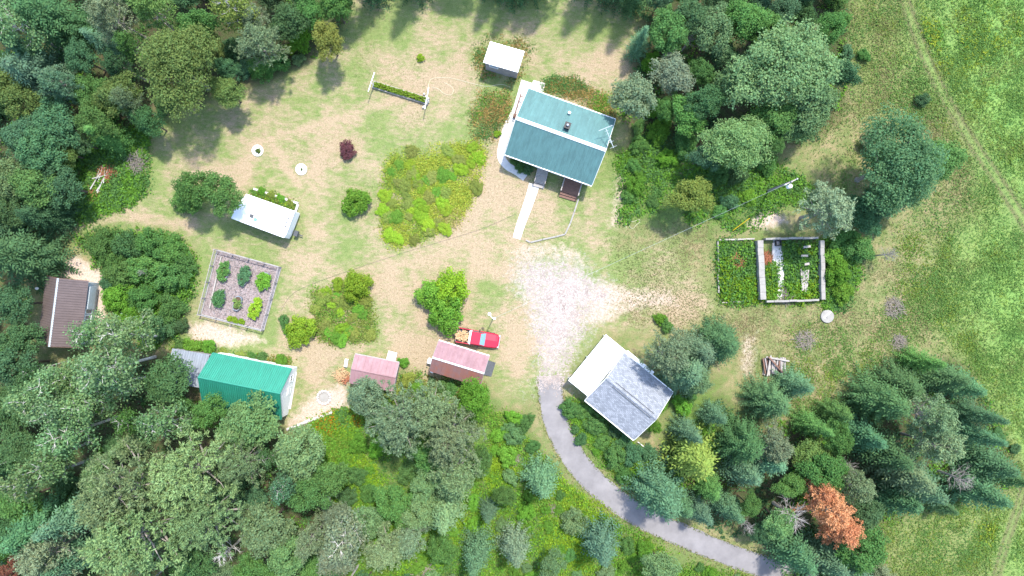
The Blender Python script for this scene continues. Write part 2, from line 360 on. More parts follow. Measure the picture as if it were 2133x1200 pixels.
    col = mixc(rampm(math_('ADD', B[2], math_('MULTIPLY', math_('SUBTRACT', noise(1.8, 10, .75, 31.0), 0.5), 1.9)), .30, .85), col, gr)
    fine = noise(11, 4, 0.7, 5.0)
    col = mixc(0.55, col, rampm(fine, .25, .75), 'OVERLAY')
    l.new(col, p.inputs['Base Color'])
    b = n_.new('ShaderNodeBump'); b.inputs['Strength'].default_value = 0.7; b.inputs['Distance'].default_value = 0.12
    l.new(math_('ADD', nf, math_('MULTIPLY', fine, 0.6)), b.inputs['Height']); l.new(b.outputs[0], p.inputs['Normal'])
    p.inputs['Roughness'].default_value = 0.95; setspec(p, 0.1)
    Mesh.materials.append(m)
    o = bpy.data.objects.new('ground', Mesh); link(o); o['kind'] = 'structure'
build_ground()

def catmull(pts, k=8):
    P = [Vector(p) for p in pts]; out = []
    for i in range(len(P)-1):
        p0 = P[max(i-1, 0)]; p1 = P[i]; p2 = P[i+1]; p3 = P[min(i+2, len(P)-1)]
        for j in range(k):
            t = j/k; out.append(0.5*((2*p1)+(p2-p0)*t+(2*p0-5*p1+4*p2-p3)*t*t+(3*p1-p0-3*p2+p3)*t**3))
    out.append(P[-1]); return out
def strip(name, pts, width, mat_, z=0.03, thick=0.03, wob=0.0):
    c = catmull([(G(*p).x, G(*p).y, 0) for p in pts]); mb = MB(); n = len(c); L = []; Rr = []
    for i, p in enumerate(c):
        d = (c[min(i+1, n-1)]-c[max(i-1, 0)]).normalized(); nn = Vector((-d.y, d.x, 0))
        ww = width[0]+(width[1]-width[0])*i/(n-1) if isinstance(width, tuple) else width
        L.append(p+nn*(ww/2+R.uniform(-wob, wob))); Rr.append(p-nn*(ww/2+R.uniform(-wob, wob)))
    vs = []
    for a, b in zip(L, Rr):
        vs += [(a.x, a.y, z), (b.x, b.y, z), (a.x, a.y, z-thick-0.05), (b.x, b.y, z-thick-0.05)]
    fs = []
    for i in range(n-1):
        k = 4*i; fs += [(k, k+1, k+5, k+4), (k+2, k, k+4, k+6), (k+1, k+3, k+7, k+5)]
    fs += [(0, 2, 3, 1), (4*n-4, 4*n-3, 4*n-1, 4*n-2)]
    o = mb.add(vs, fs).build(name, mat_); o['kind'] = 'structure'; return o
strip('driveway', [(1146,788),(1148,830),(1158,880),(1184,935),(1226,992),(1284,1042),(1350,1083),(1425,1117),(1505,1150),(1600,1184),(1720,1222),(1900,1275),(2100,1330)], (3.05, 2.7), M['asphalt'], wob=0.08)
strip('concrete_path', [(1113,384),(1107,405),(1095,440),(1084,470),(1076,497)], (1.35, 1.0), M['paleconc'], 0.05)
strip('concrete_path', [(1062,252),(1050,290),(1044,325),(1056,345),(1075,357),(1094,371)], (1.1, 0.85), M['paleconc'], 0.05)
def slab(name, pts, z0, z1, mat_, parent=None):
    mb = MB().prism([(G(*p).x, G(*p).y) for p in pts][::-1], z0, z1); return mb.build(name, mat_, parent)
for pts in ([(1086,166),(1108,173),(1112,167),(1136,174),(1130,196),(1108,194),(1092,240),(1075,262),(1052,258),(1070,222)],):
    slab('concrete_patio', pts, -0.05, 0.046, M['paleconc'])['kind'] = 'structure'

# ------------------------------------------------------------------ plants: mesh generators
def unit(v): return v/np.maximum(np.linalg.norm(v, axis=-1, keepdims=True), 1e-9)
def cards(P, N, ln, wd, rs, D=None):
    """rhombic leaf cards at P facing N; D = long direction"""
    n = len(P); N = unit(N)
    if D is None: D = rs.normal(size=(n, 3))
    D = unit(D - (D*N).sum(1, keepdims=True)*N); W = np.cross(N, D)
    ln = np.broadcast_to(ln, (n,))[:, None]; wd = np.broadcast_to(wd, (n,))[:, None]
    V = np.stack([P-D*ln*.5, P+W*wd*.5-D*ln*.05, P+D*ln*.5, P-W*wd*.5-D*ln*.05], 1)
    return V
def card_mesh(name, V, mat_, rs, lo=0.7, hi=1.3, base=None, warm=0.12):
    n = len(V); F = np.arange(4*n).reshape(n, 4)
    b = rs.uniform(lo, hi, n); wv = rs.uniform(-warm, warm, n)
    t = np.stack([b*(1+wv), b, b*(1-wv*0.6), np.ones(n)], -1)
    if base is not None: t[:, :3] *= base
    return np_mesh(name, V.reshape(-1, 3), F, mat_, np.repeat(t, 4, 0))
def limb(mb, p0, d, L, r0, rr, bend=0.25, n=4, up=0.15):
    pts = [Vector(p0)]; d = Vector(d).normalized(); rad = [r0]
    for i in range(n):
        d = (d + Vector((rr.uniform(-bend, bend), rr.uniform(-bend, bend), rr.uniform(-bend, bend)+up*0.5))).normalized()
        pts.append(pts[-1]+d*L/n); rad.append(r0*(1-0.8*(i+1)/n))
    mb.tube(pts, rad, 5); return pts, d
VAR = {}
def reg(kind, trunk, crown, Rr, Hh, zc): VAR.setdefault(kind, []).append((trunk, crown, Rr, Hh, zc))

def gen_decid(kind, seed, Rr, Hh, npuff, lpp, leaf, barkm='bark', bush=False, sparse=0.0, puffr=(0.2, 0.34), lean=0.0):
    rs = np.random.RandomState(seed); rr = random.Random(seed)
    cz = Rr*0.35 if bush else Hh-Rr*0.85
    vz = (Hh-cz)
    u = rs.uniform(-0.25, 1, npuff) if not bush else rs.uniform(-0.1, 1, npuff)
    a = np.arange(npuff)*2.39996+rs.uniform(-.4, .4, npuff); rad = np.sqrt(1-np.clip(u, -1, 1)**2)
    k = rs.uniform(0.62, 0.95, npuff)
    lob = 1+0.17*np.sin(a*2+seed)+0.14*np.sin(a*3+seed*2)+0.06*np.sin(a*7+seed)+rs.uniform(-.12, .12, npuff)
    C = np.stack([np.cos(a)*rad*k*Rr*0.86*lob, np.sin(a)*rad*k*Rr*0.86*lob, cz+u*k*vz*0.85*rs.uniform(.85, 1.1, npuff)], -1)
    pr = rs.uniform(puffr[0], puffr[1], npuff)*Rr
    P = []; N = []
    for c, r in zip(C, pr):
        m = max(6, int(lpp*(r/(0.28*Rr))**2)); d = unit(rs.normal(size=(m, 3))); d[:, 2] = np.where(d[:, 2] < -0.35, -d[:, 2], d[:, 2])
        q = r*(rs.uniform(0.45, 1.08, (m, 1))); P.append(c+d*q*np.array([1.1, 1.1, .8])); N.append(d*0.8+np.array([0, 0, .7])+rs.normal(size=(m, 3))*0.55)
    m = int(len(C)*lpp*0.12*(1-sparse)); d = unit(rs.normal(size=(m, 3)))*(rs.rand(m, 1)**0.5)*0.72*np.array([Rr, Rr, vz]); d[:, 2] = np.abs(d[:, 2])*0.8-(0.1*vz)
    P.append(d+np.array([0, 0, cz])); N.append(rs.normal(size=(m, 3))+np.array([0, 0, .8]))
    P = np.vstack(P); N = np.vstack(N); P[:, 2] = np.maximum(P[:, 2], 0.05)
    s = rs.uniform(.75, 1.25, len(P))*leaf
    crown = card_mesh('crown', cards(P, N, s, s*0.72, rs), M['leaf'], rs)
    tb = MB(); r0 = 0.045*Rr+0.03
    top = Vector((rr.uniform(-.1, .1)*Rr, rr.uniform(-.1, .1)*Rr, cz+vz*0.3))
    if not bush: tb.tube([(0, 0, -0.1), (0, 0, 0.25), top*0.5, top], [r0*1.6, r0, r0*.8, r0*.35], 7)
    for i in range(7 if not bush else 6):
        c = C[i*max(1, npuff//8) % npuff]; z0 = (cz*0.55+vz*0.1*(i % 3)) if not bush else 0.0
        st = Vector((top.x*z0/max(top.z, .1), top.y*z0/max(top.z, .1), z0)); e = Vector(c)
        tb.tube([st, st.lerp(e, .5)+Vector((0, 0, -.05*Rr)), e], [r0*.5, r0*.3, r0*.08], 5)
    reg(kind, tb.mesh('trunk', M[barkm]), crown, Rr, Hh, cz+vz*0.25)

def gen_spruce(kind, seed, Rr, Hh, barkm='bark', nb=10, gap=0.42, twig=0.46, power=0.8, z0f=0.05):
    rs = np.random.RandomState(seed); P = []; N = []; D = []; LN = []; tb = MB()
    tb.tube([(0, 0, -0.1), (0, 0, Hh*.5), (0, 0, Hh*.97)], [0.05*Rr+.08, .03*Rr+.05, 0.015], 6)
    z = z0f*Hh
    while z < Hh*0.985:
        f = 1-z/Hh; Lm = Rr*f**power
        nbz = max(5, int(nb*(0.5+0.6*f)))
        a0 = rs.rand()*6.28
        for i in range(nbz):
            a = a0+6.283*i/nbz+rs.uniform(-.25, .25); L = Lm*rs.uniform(.68, 1.12)+.12
            dr = np.array([math.cos(a), math.sin(a), 0]); droop = rs.uniform(.18, .42)*(0.4+f)
            k = max(2, int(L/0.30))
            for j in range(k+1):
                t = (j+.6)/(k+.6); zc = z - droop*L*(t-0.35*t*t)+0.1*t
                c = dr*L*t+np.array([0, 0, zc]); side = np.array([-dr[1], dr[0], 0])
                tl = twig*(1.15-.55*t)*(0.75+0.5*rs.rand())*(0.6+.4*min(1, L/1.5))
                for sg in ((-1, 1) if j < k else (0,)):
                    dd = dr*(.75 if sg else 1)+side*sg*.8+np.array([0, 0, rs.uniform(-.35, .05)])
                    dd /= np.linalg.norm(dd)
                    P.append(c+dd*tl*.45); D.append(dd); N.append(np.array([0, 0, 1])+rs.normal(size=3)*.35+dr*.3); LN.append(tl)
        z += gap*(0.55+0.6*f)
    P = np.array(P); P[:, 2] = np.maximum(P[:, 2], 0.06); LN = np.array(LN)
    V = cards(P, np.array(N), LN*1.1, LN*0.42, rs, np.array(D))
    reg(kind, tb.mesh('trunk', M[barkm]), card_mesh('crown', V, M['needle'], rs, .7, 1.3, warm=.08), Rr, Hh, Hh*0.33)

def gen_pine(kind, seed, Rr, Hh, nl=34, tuft=20, barkm='greybark', tl=0.42):
    rs = np.random.RandomState(seed); rr = random.Random(seed); tb = MB(); P = []; N = []; D = []; LN = []
    tb.tube([(0, 0, -.1), (0, 0, Hh*.6), (0, 0, Hh*.93)], [0.05*Rr+.06, .035*Rr+.03, .03], 7)
    for i in range(nl):
        t = (i+.5)/nl; z = Hh*(.42+.52*t); a = i*2.4+rr.uniform(-.4, .4)
        L = Rr*rr.uniform(.75, 1.08)*(1.0-0.72*max(0, t-.25)/.75)
        pts, d = limb(tb, (0, 0, z), (math.cos(a), math.sin(a), .12+.5*t), L, .035*Rr*(1.1-t)*.75+.03, rr, .16, 5, .1)
        for q in range(2, 6):
            for side in range((1, 2, 3, 4)[q-2]):
                c = np.array(pts[q])+rs.normal(size=3)*np.array([.13, .13, .05])*Rr
                for _ in range(1):
                    m = tuft; dd = unit(rs.normal(size=(m, 3))+np.array([math.cos(a)*.5, math.sin(a)*.5, .7])); ln = tl*rs.uniform(.6, 1.1, m)
                    P.append(c+dd*ln[:, None]*.55+rs.normal(size=(m, 3))*.16); D.append(dd); N.append(rs.normal(size=(m, 3))+np.array([0, 0, 1.3])); LN.append(ln)
    P = np.vstack(P); D = np.vstack(D); N = np.vstack(N); LN = np.concatenate(LN)
    V = cards(P, N, LN, LN*.36, rs, D)
    reg(kind, tb.mesh('trunk', M[barkm]), card_mesh('crown', V, M['needle'], rs, .65, 1.35, warm=.1), Rr, Hh, Hh*.68)

def gen_poplar(kind, seed, Rr, Hh, barkm='whitebark', leaves=24, nl=17, leaf=.34, dead=False):
    rs = np.random.RandomState(seed); rr = random.Random(seed); tb = MB(); P = []; N = []
    lx = rr.uniform(-.12, .12)*Hh*.5; ly = rr.uniform(-.12, .12)*Hh*.5
    tr = [(0, 0, -.1), (lx*.2, ly*.2, Hh*.35), (lx*.6, ly*.6, Hh*.7), (lx, ly, Hh*.95)]
    tb.tube(tr, [.15+.02*Rr, .12+.015*Rr, .085, .03], 7)
    for i in range(nl):
        t = (i+.5)/nl; z = .42+.52*t; a = i*2.4+rr.uniform(-.5, .5); L = Rr*rr.uniform(.7, 1.1)*(1.05-.6*t)
        base = Vector((lx*z, ly*z, Hh*z))
        pts, d = limb(tb, base, (math.cos(a), math.sin(a), .5), L, (.055 if dead else .075)*(1.1-.5*t), rr, .3, 5, .2)
        for s in range(6 if dead else 3):
            j = rr.randint(1 if dead else 2, 4); a2 = a+rr.uniform(-1, 1)
            p2, d2 = limb(tb, pts[j], (math.cos(a2), math.sin(a2), .35), L*.42, .022 if dead else .05, rr, .3, 3, .15)
            tips = [p2[-1], p2[-2], pts[-1]] if s == 0 else [p2[-1], p2[-2]]
            if not dead:
                for tp in tips:
                    m = leaves; dd = rs.normal(size=(m, 3))*np.array([.15, .15, .08])*Rr-np.array([0, 0, .12])*Rr
                    P.append(np.array(tp)+dd); N.append(unit(dd)*.5+rs.normal(size=(m, 3))*.6+np.array([0, 0, .8]))
    cr = None
    if not dead:
        P = np.vstack(P); N = np.vstack(N); s = leaf*rs.uniform(.7, 1.2, len(P)); cr = card_mesh('crown', cards(P, N, s, s*.75, rs), M['leaf'], rs)
    reg(kind, tb.mesh('trunk', M[barkm]), cr, Rr, Hh, Hh*.72)

for i in range(4): gen_decid('bush', 100+i, 1.5, 1.9, 30, 90, .20, bush=True)
for i in range(3): gen_decid('shrub', 120+i, 2.6, 3.4, 56, 110, .23, bush=True, puffr=(.14, .26))
for i in range(4): gen_decid('tree', 140+i, 3.2, 8.5, 60, 150, .25, puffr=(.15, .28))
for i in range(3): gen_decid('bigtree', 160+i, 5.5, 12.5, 150, 230, .25, 'greybark', puffr=(.09, .20))
for i in range(4): gen_spruce('spruce', 200+i, 2.5, 9.5)
for i in range(3): gen_spruce('widespruce', 220+i, 3.6, 10.5, nb=13, gap=.5, twig=.55, power=.62)
for i in range(3): gen_pine('pine', 240+i, 3.6, 12.5)
for i in range(3): gen_pine('bigpine', 250+i, 5.4, 15.0, 46, 30, tl=.46)
for i in range(4): gen_poplar('poplar', 260+i, 3.4, 14.0)
for i in range(2): gen_poplar('dead', 280+i, 2.2, 9.0, 'whitebark', dead=True, nl=20)
for i in range(2): gen_poplar('deadgrey', 290+i, 2.6, 7.0, 'palewood', dead=True, nl=30)

TINT = {  # linear leaf colours; dark bluish ones carry brightness falloff over the left woods
 'dark': (.090,.180,.070), 'teal': (.088,.190,.088), 'mid': (.108,.230,.062), 'light': (.172,.285,.118),
 'fresh': (.145,.310,.040), 'lime': (.250,.390,.035), 'yellow': (.235,.290,.065), 'olive': (.158,.238,.070),
 'grey': (.180,.255,.126), 'silver': (.198,.262,.150), 'blue': (.122,.220,.120), 'deep': (.068,.145,.060),
 'orange': (.58,.29,.14), 'purple': (.145,.060,.068), 'rust': (.32,.13,.075), 'sage': (.175,.260,.105)}
TW = {'dark': 'dark green', 'teal': 'teal green', 'mid': 'mid green', 'light': 'pale green', 'fresh': 'fresh green', 'lime': 'lime green', 'yellow': 'yellow green', 'olive': 'olive green', 'grey': 'grey green', 'silver': 'silvery green', 'blue': 'bluish green', 'deep': 'deep green', 'orange': 'orange', 'purple': 'purple', 'rust': 'rust coloured', 'sage': 'sage green'}
NM = {'bush': ('bush', 'rounded bush', 'bush'), 'shrub': ('shrub', 'leafy shrub', 'shrub'), 'tree': ('deciduous_tree', 'leafy tree', 'tree'),
      'bigtree': ('deciduous_tree', 'broad many-lobed tree', 'tree'), 'spruce': ('spruce_tree', 'pointed spruce', 'tree'), 'widespruce': ('spruce_tree', 'broad spruce', 'tree'),
      'pine': ('pine_tree', 'tufted pine', 'tree'), 'bigpine': ('pine_tree', 'huge spreading pine', 'tree'), 'poplar': ('poplar_tree', 'white-limbed poplar', 'tree'),
      'dead': ('dead_tree', 'bare white dead tree', 'tree'), 'deadgrey': ('dead_tree', 'bare grey dead tree', 'tree')}
ZONES = [([(-300,-300),(330,-300),(330,280),(-300,280)], 'in woods behind the large olive tree'),
 ([(330,-300),(760,-300),(760,190),(330,190)], 'at the woods edge facing the clothesline'),
 ([(-300,280),(330,280),(330,480),(-300,480)], 'in woods behind the brush piles'),
 ([(-300,480),(135,480),(135,1000),(-300,1000)], 'in woods behind the brown-roofed cabin'),
 ([(135,470),(425,470),(425,725),(135,725)], 'in the thicket beside the cabin'),
 ([(135,725),(660,725),(660,960),(135,960)], 'in woods beside the green-roofed shed'),
 ([(-300,960),(860,960),(860,1600),(-300,1600)], 'in woods well behind the green-roofed shed'),
 ([(660,725),(1130,725),(1130,980),(660,980)], 'behind the two red-roofed sheds'),
 ([(860,980),(1420,980),(1420,1600),(860,1600)], 'in the scrub inside the driveway bend'),
 ([(1130,680),(1560,680),(1560,980),(1130,980)], 'around the grey-shingled garage'),
 ([(1400,960),(1720,960),(1720,1600),(1400,1600)], 'near the orange dead pine'),
 ([(1720,690),(2300,690),(2300,1600),(1720,1600)], 'in the grove bordering the hay field'),
 ([(1560,690),(1760,690),(1760,960),(1560,960)], 'near the timber pile'),
 ([(1270,-300),(1500,-300),(1500,490),(1270,490)], 'in the grove beside the teal-roofed house'),
 ([(1500,-300),(1790,-300),(1790,370),(1500,370)], 'in the grove behind the utility pole'),
 ([(1480,370),(2050,370),(2050,690),(1480,690)], 'beside the ruined foundation'),
 ([(1720,200),(2300,200),(2300,690),(1720,690)], 'at the edge of the hay field'),
 ([(760,-300),(1300,-300),(1300,40),(760,40)], 'beyond the white-roofed shed'),
 ([(780,290),(1010,290),(1010,520),(780,520)], 'in the overgrown island bed'),
 ([(570,560),(800,560),(800,740),(570,740)], 'in the flower bed beside the garden')]
MARK = ['the olive tree', 'the clothesline', 'the brush piles', 'the cabin', 'the cabin', 'the green shed', 'the green shed', 'the workshop', 'the solitary blue spruce', 'the garage', 'the orange pine', 'the timber pile', 'the timber pile', 'the house', 'the utility pole', 'the ruin', 'the willow-like tree', 'the white-roofed shed', 'the house path', 'the garden']
MXY = {'the olive tree': (360,135), 'the clothesline': (835,193), 'the brush piles': (255,350), 'the cabin': (145,650), 'the green shed': (500,800), 'the workshop': (957,755), 'the solitary blue spruce': (1125,995), 'the garage': (1315,830), 'the orange pine': (1725,1065), 'the timber pile': (1611,761), 'the house': (1170,290), 'the utility pole': (1640,384), 'the ruin': (1603,563), 'the willow-like tree': (1880,345), 'the white-roofed shed': (1050,120), 'the house path': (1045,325), 'the garden': (503,605), 'the pickup': (992,705)}
ORD = ['', ' second', ' third', ' fourth', ' fifth', ' sixth', ' seventh', ' eighth', ' ninth', ' tenth', ' eleventh', ' twelfth', ' thirteenth', ' fourteenth', ' fifteenth', ' sixteenth', ' seventeenth', ' eighteenth', ' nineteenth', ' twentieth']
AUTO = {}
def zone_mark(px, py):
    P = np.array([px]), np.array([py])
    for i, (p, s) in enumerate(ZONES):
        if inside(p, *P)[0]: return MARK[i]
    return 'the pickup'
def relabel():
    for lb, L in AUTO.items():
        if len(L) == 1: continue
        mk = L[0][3]; mx, my = MXY[mk]; L.sort(key=lambda t: (t[1]-mx)**2+(t[2]-my)**2)
        for i, (o, x, y, _) in enumerate(L):
            if i < len(ORD): o['label'] = f"{lb},{ORD[i]} nearest {mk[4:]}"
            else: o['label'] = f"{lb}, farther from {mk[4:]}"
def zone(px, py):
    P = np.array([px]), np.array([py])
    for p, s in ZONES:
        if inside(p, *P)[0]: return s
    return 'on the open lawn'
PLACED = []; cnt = {}
BARK_TINTED = set()
def plant(kind, px, py, r, tint, label=None, hs=None, name=None, cat=None, group=None, seed=None):
    if hs is None: hs = R.uniform(.85, 1.15)*(.85 if 'spruce' in kind and px > 1400 else 1)
    vs = VAR[kind]; i = cnt.get(kind, 0); cnt[kind] = i+1
    tr, cr, Rr, Hh, zc = vs[i % len(vs)]
    s = r*PX/Rr*(1.2 if 'spruce' in kind else 1); hh = s**0.6*hs if kind not in ('bush', 'shrub') else s*hs
    s *= 0.5+0.5*(H-zc*hh)/H      # crown stands nearer to the lens than the ground
    p = G(px, py, zc*hh); o = empty(name or NM[kind][0], (p.x, p.y, 0), R.uniform(0, 6.28)); e_ = R.uniform(.87, 1.15) if not label else R.uniform(.96, 1.04); o.scale = (s*e_, s/e_, hh)
    if kind not in ('bush', 'shrub'): o.rotation_euler = (R.uniform(-.05, .05), R.uniform(-.05, .05), o.rotation_euler.z)
    t = TINT[tint]; j = R.uniform(.84, 1.16); c = tuple(x*j*R.uniform(.93, 1.07) for x in t)
    trn = bpy.data.objects.new('trunk' if kind not in ('bush', 'shrub') else 'stems', tr); link(trn, o)
    if cr:
        k = bpy.data.objects.new('crown' if kind not in ('bush', 'shrub') else 'foliage', cr); link(k, o); k.color = (*c, 1)
    if label: tag(o, label, cat or NM[kind][2], group)
    else:
        z = zone(px, py); lb = f"{TW[tint]} {NM[kind][1]} {z}" if kind not in ('dead', 'deadgrey') else f"{NM[kind][1]} {z}"
        tag(o, lb, NM[kind][2], f"{NM[kind][1]}{'es' if NM[kind][1].endswith('sh') else 's'} {z}"); AUTO.setdefault(lb, []).append((o, px, py, zone_mark(px, py)))
    PLACED.append((px, py, r)); return o

# ------------------------------------------------------------------ buildings
def slope_panels(root, L, w, zr, ze, side, n, mat_, name='roof_panel', ribs=3, rib_h=0.075, x0=None, t=0.05, z_lift=0.0):
    """panels of one roof slope, running down from the ridge (y=0) to y=side*w"""
    pw = L/n; sl = math.hypot(w, zr-ze); dy = w/sl*side; dz = -(zr-ze)/sl; ny = -dz*side; nz = w/sl
    def P(x, s, h): return (x, dy*s+ny*h, zr+dz*s+nz*h+z_lift)
    mb = MB()
    def bx(xa, xb, s0, s1, h0, h1):
        vs = [P(x, s, h) for h in (h0, h1) for x, s in ((xa, s0), (xb, s0), (xb, s1), (xa, s1))]
        fs = [(3, 2, 1, 0), (4, 5, 6, 7), (0, 1, 5, 4), (1, 2, 6, 5), (2, 3, 7, 6), (3, 0, 4, 7)]
        if side < 0: fs = fs
        else: fs = fs
        mb.add(vs, fs)
    bx(0.003, pw-0.003, 0.0, sl, 0, t)
    for r in range(ribs):
        xc = pw*(r+.5)/ribs; bx(xc-.045, xc+.045, 0.02, sl-.004, t-.004, t+rib_h)
    me = mb.mesh(name, mat_)
    import bmesh
    b = bmesh.new(); b.from_mesh(me); bmesh.ops.recalc_face_normals(b, faces=b.faces); b.to_mesh(me); b.free()
    x0 = -L/2 if x0 is None else x0
    for i in range(n):
        o = bpy.data.objects.new(name, me); link(o, root); o.location = (x0+i*pw, 0, 0)
def wall_part(root, name, pts, mat_):      # polygon prism given as 3D outer loop + inner offset
    MB().add(pts, [tuple(range(len(pts)))]).build(name, mat_, root)
def window(root, c, wdt, hgt, axis, out, bars=1, framemat='white', pane='glass', name='window'):
    """axis 'x': wall runs along x and faces y*out; 'y': runs along y and faces x*out"""
    fr = MB(); t = .07
    def B(mb, a0, a1, z0, z1, d0, d1):
        lo, hi = sorted((d0*out, d1*out))
        if axis == 'x': mb.box(c[0]+a0, c[0]+a1, c[1]+lo, c[1]+hi, c[2]+z0, c[2]+z1)
        else: mb.box(c[0]+lo, c[0]+hi, c[1]+a0, c[1]+a1, c[2]+z0, c[2]+z1)
    W, Z = wdt/2, hgt/2
    B(fr, -W-t, W+t, Z, Z+t, -.03, .06); B(fr, -W-t, W+t, -Z-t, -Z, -.03, .09); B(fr, -W-t, -W, -Z, Z, -.03, .06); B(fr, W, W+t, -Z, Z, -.03, .06)
    for i in range(bars): a = -W+2*W*(i+1)/(bars+1); B(fr, a-.025, a+.025, -Z, Z, -.03, .05)
    f = fr.build(name, M[framemat], root)
    g = MB(); B(g, -W, W, -Z, Z, -.03, .02); g.build('pane', M[pane], f)
def door(root, c, wdt, hgt, axis, out, mat_='white'):
    d = MB(); t = .08
    def B(mb, a0, a1, z0, z1, d0, d1):
        lo, hi = sorted((d0*out, d1*out))
        if axis == 'x': mb.box(c[0]+a0, c[0]+a1, c[1]+lo, c[1]+hi, z0, z1)
        else: mb.box(c[0]+lo, c[0]+hi, c[1]+a0, c[1]+a1, z0, z1)
    B(d, -wdt/2, wdt/2, c[2], c[2]+hgt, -.03, .04)
    for z in (.25, .62): B(d, -wdt*.32, wdt*.32, c[2]+hgt*z, c[2]+hgt*(z+.25), .038, .055)
    o = d.build('door', M[mat_], root)
    h = MB(); B(h, wdt*.36, wdt*.41, c[2]+hgt*.47, c[2]+hgt*.53, .038, .09); h.build('handle', M['chrome'], o)
def gable(name, label, A, B, zr, EP, EN, ze, matP, matN, wallm, oh=0.35, panel=0.92, ribs=3, cap='white', capw=.16, trim='white', cat='house', gut=(1, 1), barge=None):
    a = G(*A, zr); b = G(*B, zr); mid = (a+b)/2; u = (b-a); u.z = 0; L = u.length; u.normalize(); v = Vector((-u.y, u.x, 0))
    off = lambda E: sum((G(*e, ze)-mid).dot(v) for e in E)/len(E)
    wp, wn = off(EP), -off(EN)
    root = empty(name, (mid.x, mid.y, 0), math.atan2(u.y, u.x)); tag(root, label, cat)
    n = max(2, round(L/panel))
    slope_panels(root, L, wp, zr, ze, 1, n, matP, ribs=ribs); slope_panels(root, L, wn, zr, ze, -1, n, matN, ribs=ribs)
    mb = MB(); sp = (zr-ze)/wp; sn = (zr-ze)/wn; k = capw
    x0, x1 = -L/2-.02, L/2+.02; h = .150
    sec = [(k, zr-k*sp+h), (0, zr+h), (-k, zr-k*sn+h), (-k, zr-k*sn+h-.03), (0, zr+h-.03), (k, zr-k*sp+h-.03)]
    vs = [(x, y, z) for x in (x0, x1) for y, z in sec]; m = 6
    mb.add(vs, [tuple(range(5, -1, -1)), tuple(range(6, 12))] + [(i, (i+1) % m, m+(i+1) % m, m+i) for i in range(m)]); mb.build('ridge_cap', M[cap], root)
    # walls: a closed ring of four
    yp, yn, xe = wp-oh, -(wn-oh), L/2-oh; zp = ze+oh*sp-.03; zn = ze+oh*sn-.03; T = .14
    MB().box(-xe, xe, yp-T, yp, 0, zp).build('wall', wallm, root)
    MB().box(-xe, xe, yn, yn+T, 0, zn).build('wall', wallm, root)
    for sx in (-1, 1):
        xa, xb = sorted((sx*xe, sx*(xe-T)))
        pr = [(yp-T-.002, 0), (yp-T-.002, zp), (0, zr-.05), (yn+T+.002, zn), (yn+T+.002, 0)]
        MB().add([(x, y, z) for x in (xa, xb) for y, z in pr], [(0, 1, 2, 3, 4), (9, 8, 7, 6, 5)]+[(i, 5+i, 5+(i+1) % 5, (i+1) % 5) for i in range(5)]).build('gable_wall', wallm, root)
    for s, w_, on in ((1, wp, gut[0]), (-1, -wn, gut[1])):
        if on:
            y0, y1 = sorted((w_+s*.012, w_+s*.13)); MB().box(-L/2, L/2, y0, y1, ze-.10, ze+.04).build('gutter', M[trim], root)
    for sx in (-1, 1):
        for s, w_ in ((1, wp), (-1, wn)):
            xa, xb = sorted((sx*(L/2+.005), sx*(L/2+.045)))
            vs = [(x, y, z) for x in (xa, xb) for y, z in ((s*.02, zr-.13), (s*.02, zr+.075), (s*w_, ze+.075), (s*w_, ze-.13))]
            MB().add(vs, [(0, 1, 2, 3), (7, 6, 5, 4)]+[(i, 4+i, 4+(i+1) % 4, (i+1) % 4) for i in range(4)]).build('barge_board', M[barge or trim], root)
    return root, dict(L=L, wp=wp, wn=wn, yp=yp, yn=yn, xe=xe, sp=sp, sn=sn, zr=zr, ze=ze)

# --- main house
root, f = gable('farmhouse', 'long house with teal metal roof and black chimney', (1075,246), (1262,313), 5.9, [(1105,187),(1280,248)], [(1053,321),(1240,390)], 3.3, M['teal'], M['teal'], M['cream'], capw=.2, ribs=2, panel=1.0)
def on_roof(x, y): return f['zr']-abs(y)*(f['sp'] if y > 0 else f['sn'])
def px_local(root, px, py, z): return root.matrix_world.inverted() @ G(px, py, z)
bpy.context.view_layer.update()
c = px_local(root, 1182, 262, 6.0); z = on_roof(c.x, c.y)
ch = MB().cbox(c.x-.28, c.x+.28, c.y-.3, c.y+.3, z-.15, z+.95, .02).build('chimney', M['black'], root)
MB().box(c.x-.36, c.x+.36, c.y-.38, c.y+.38, z+.95, z+1.02).build('chimney_cap', M['black'], ch)
MB().lathe([(.12, z+1.02), (.12, z+1.2), (.17, z+1.21), (.1, z+1.3)], 10, (c.x, c.y, 0)).build('flue', M['galv'], ch)
c = px_local(root, 1187, 232, 5.2); z = on_roof(c.x, c.y)
MB().lathe([(.1, z-.1), (.1, z+.45), (.2, z+.46), (.16, z+.56), (.03, z+.62)], 12, (c.x, c.y, 0)).build('roof_vent', M['whitemetal'], root, smooth=False)
for x in (-4.2, -1.2, 3.2): window(root, (x, f['yp'], 1.7), 1.2, 1.1, 'x', 1)
for x in (-4.4, 2.6): window(root, (x, f['yn'], 1.7), 1.3, 1.1, 'x', -1)
door(root, (-1.15, f['yn'], .35), .92, 2.05, 'x', -1); door(root, (3.9, f['yn'], .35), .92, 2.05, 'x', -1)
window(root, (f['xe'], 1.6, 1.7), 1.2, 1.1, 'y', 1); window(root, (-f['xe'], -1.8, 1.7), 1.1, 1.1, 'y', -1); door(root, (-f['xe'], 1.8, .1), .92, 2.05, 'y', -1)
HOUSE = root
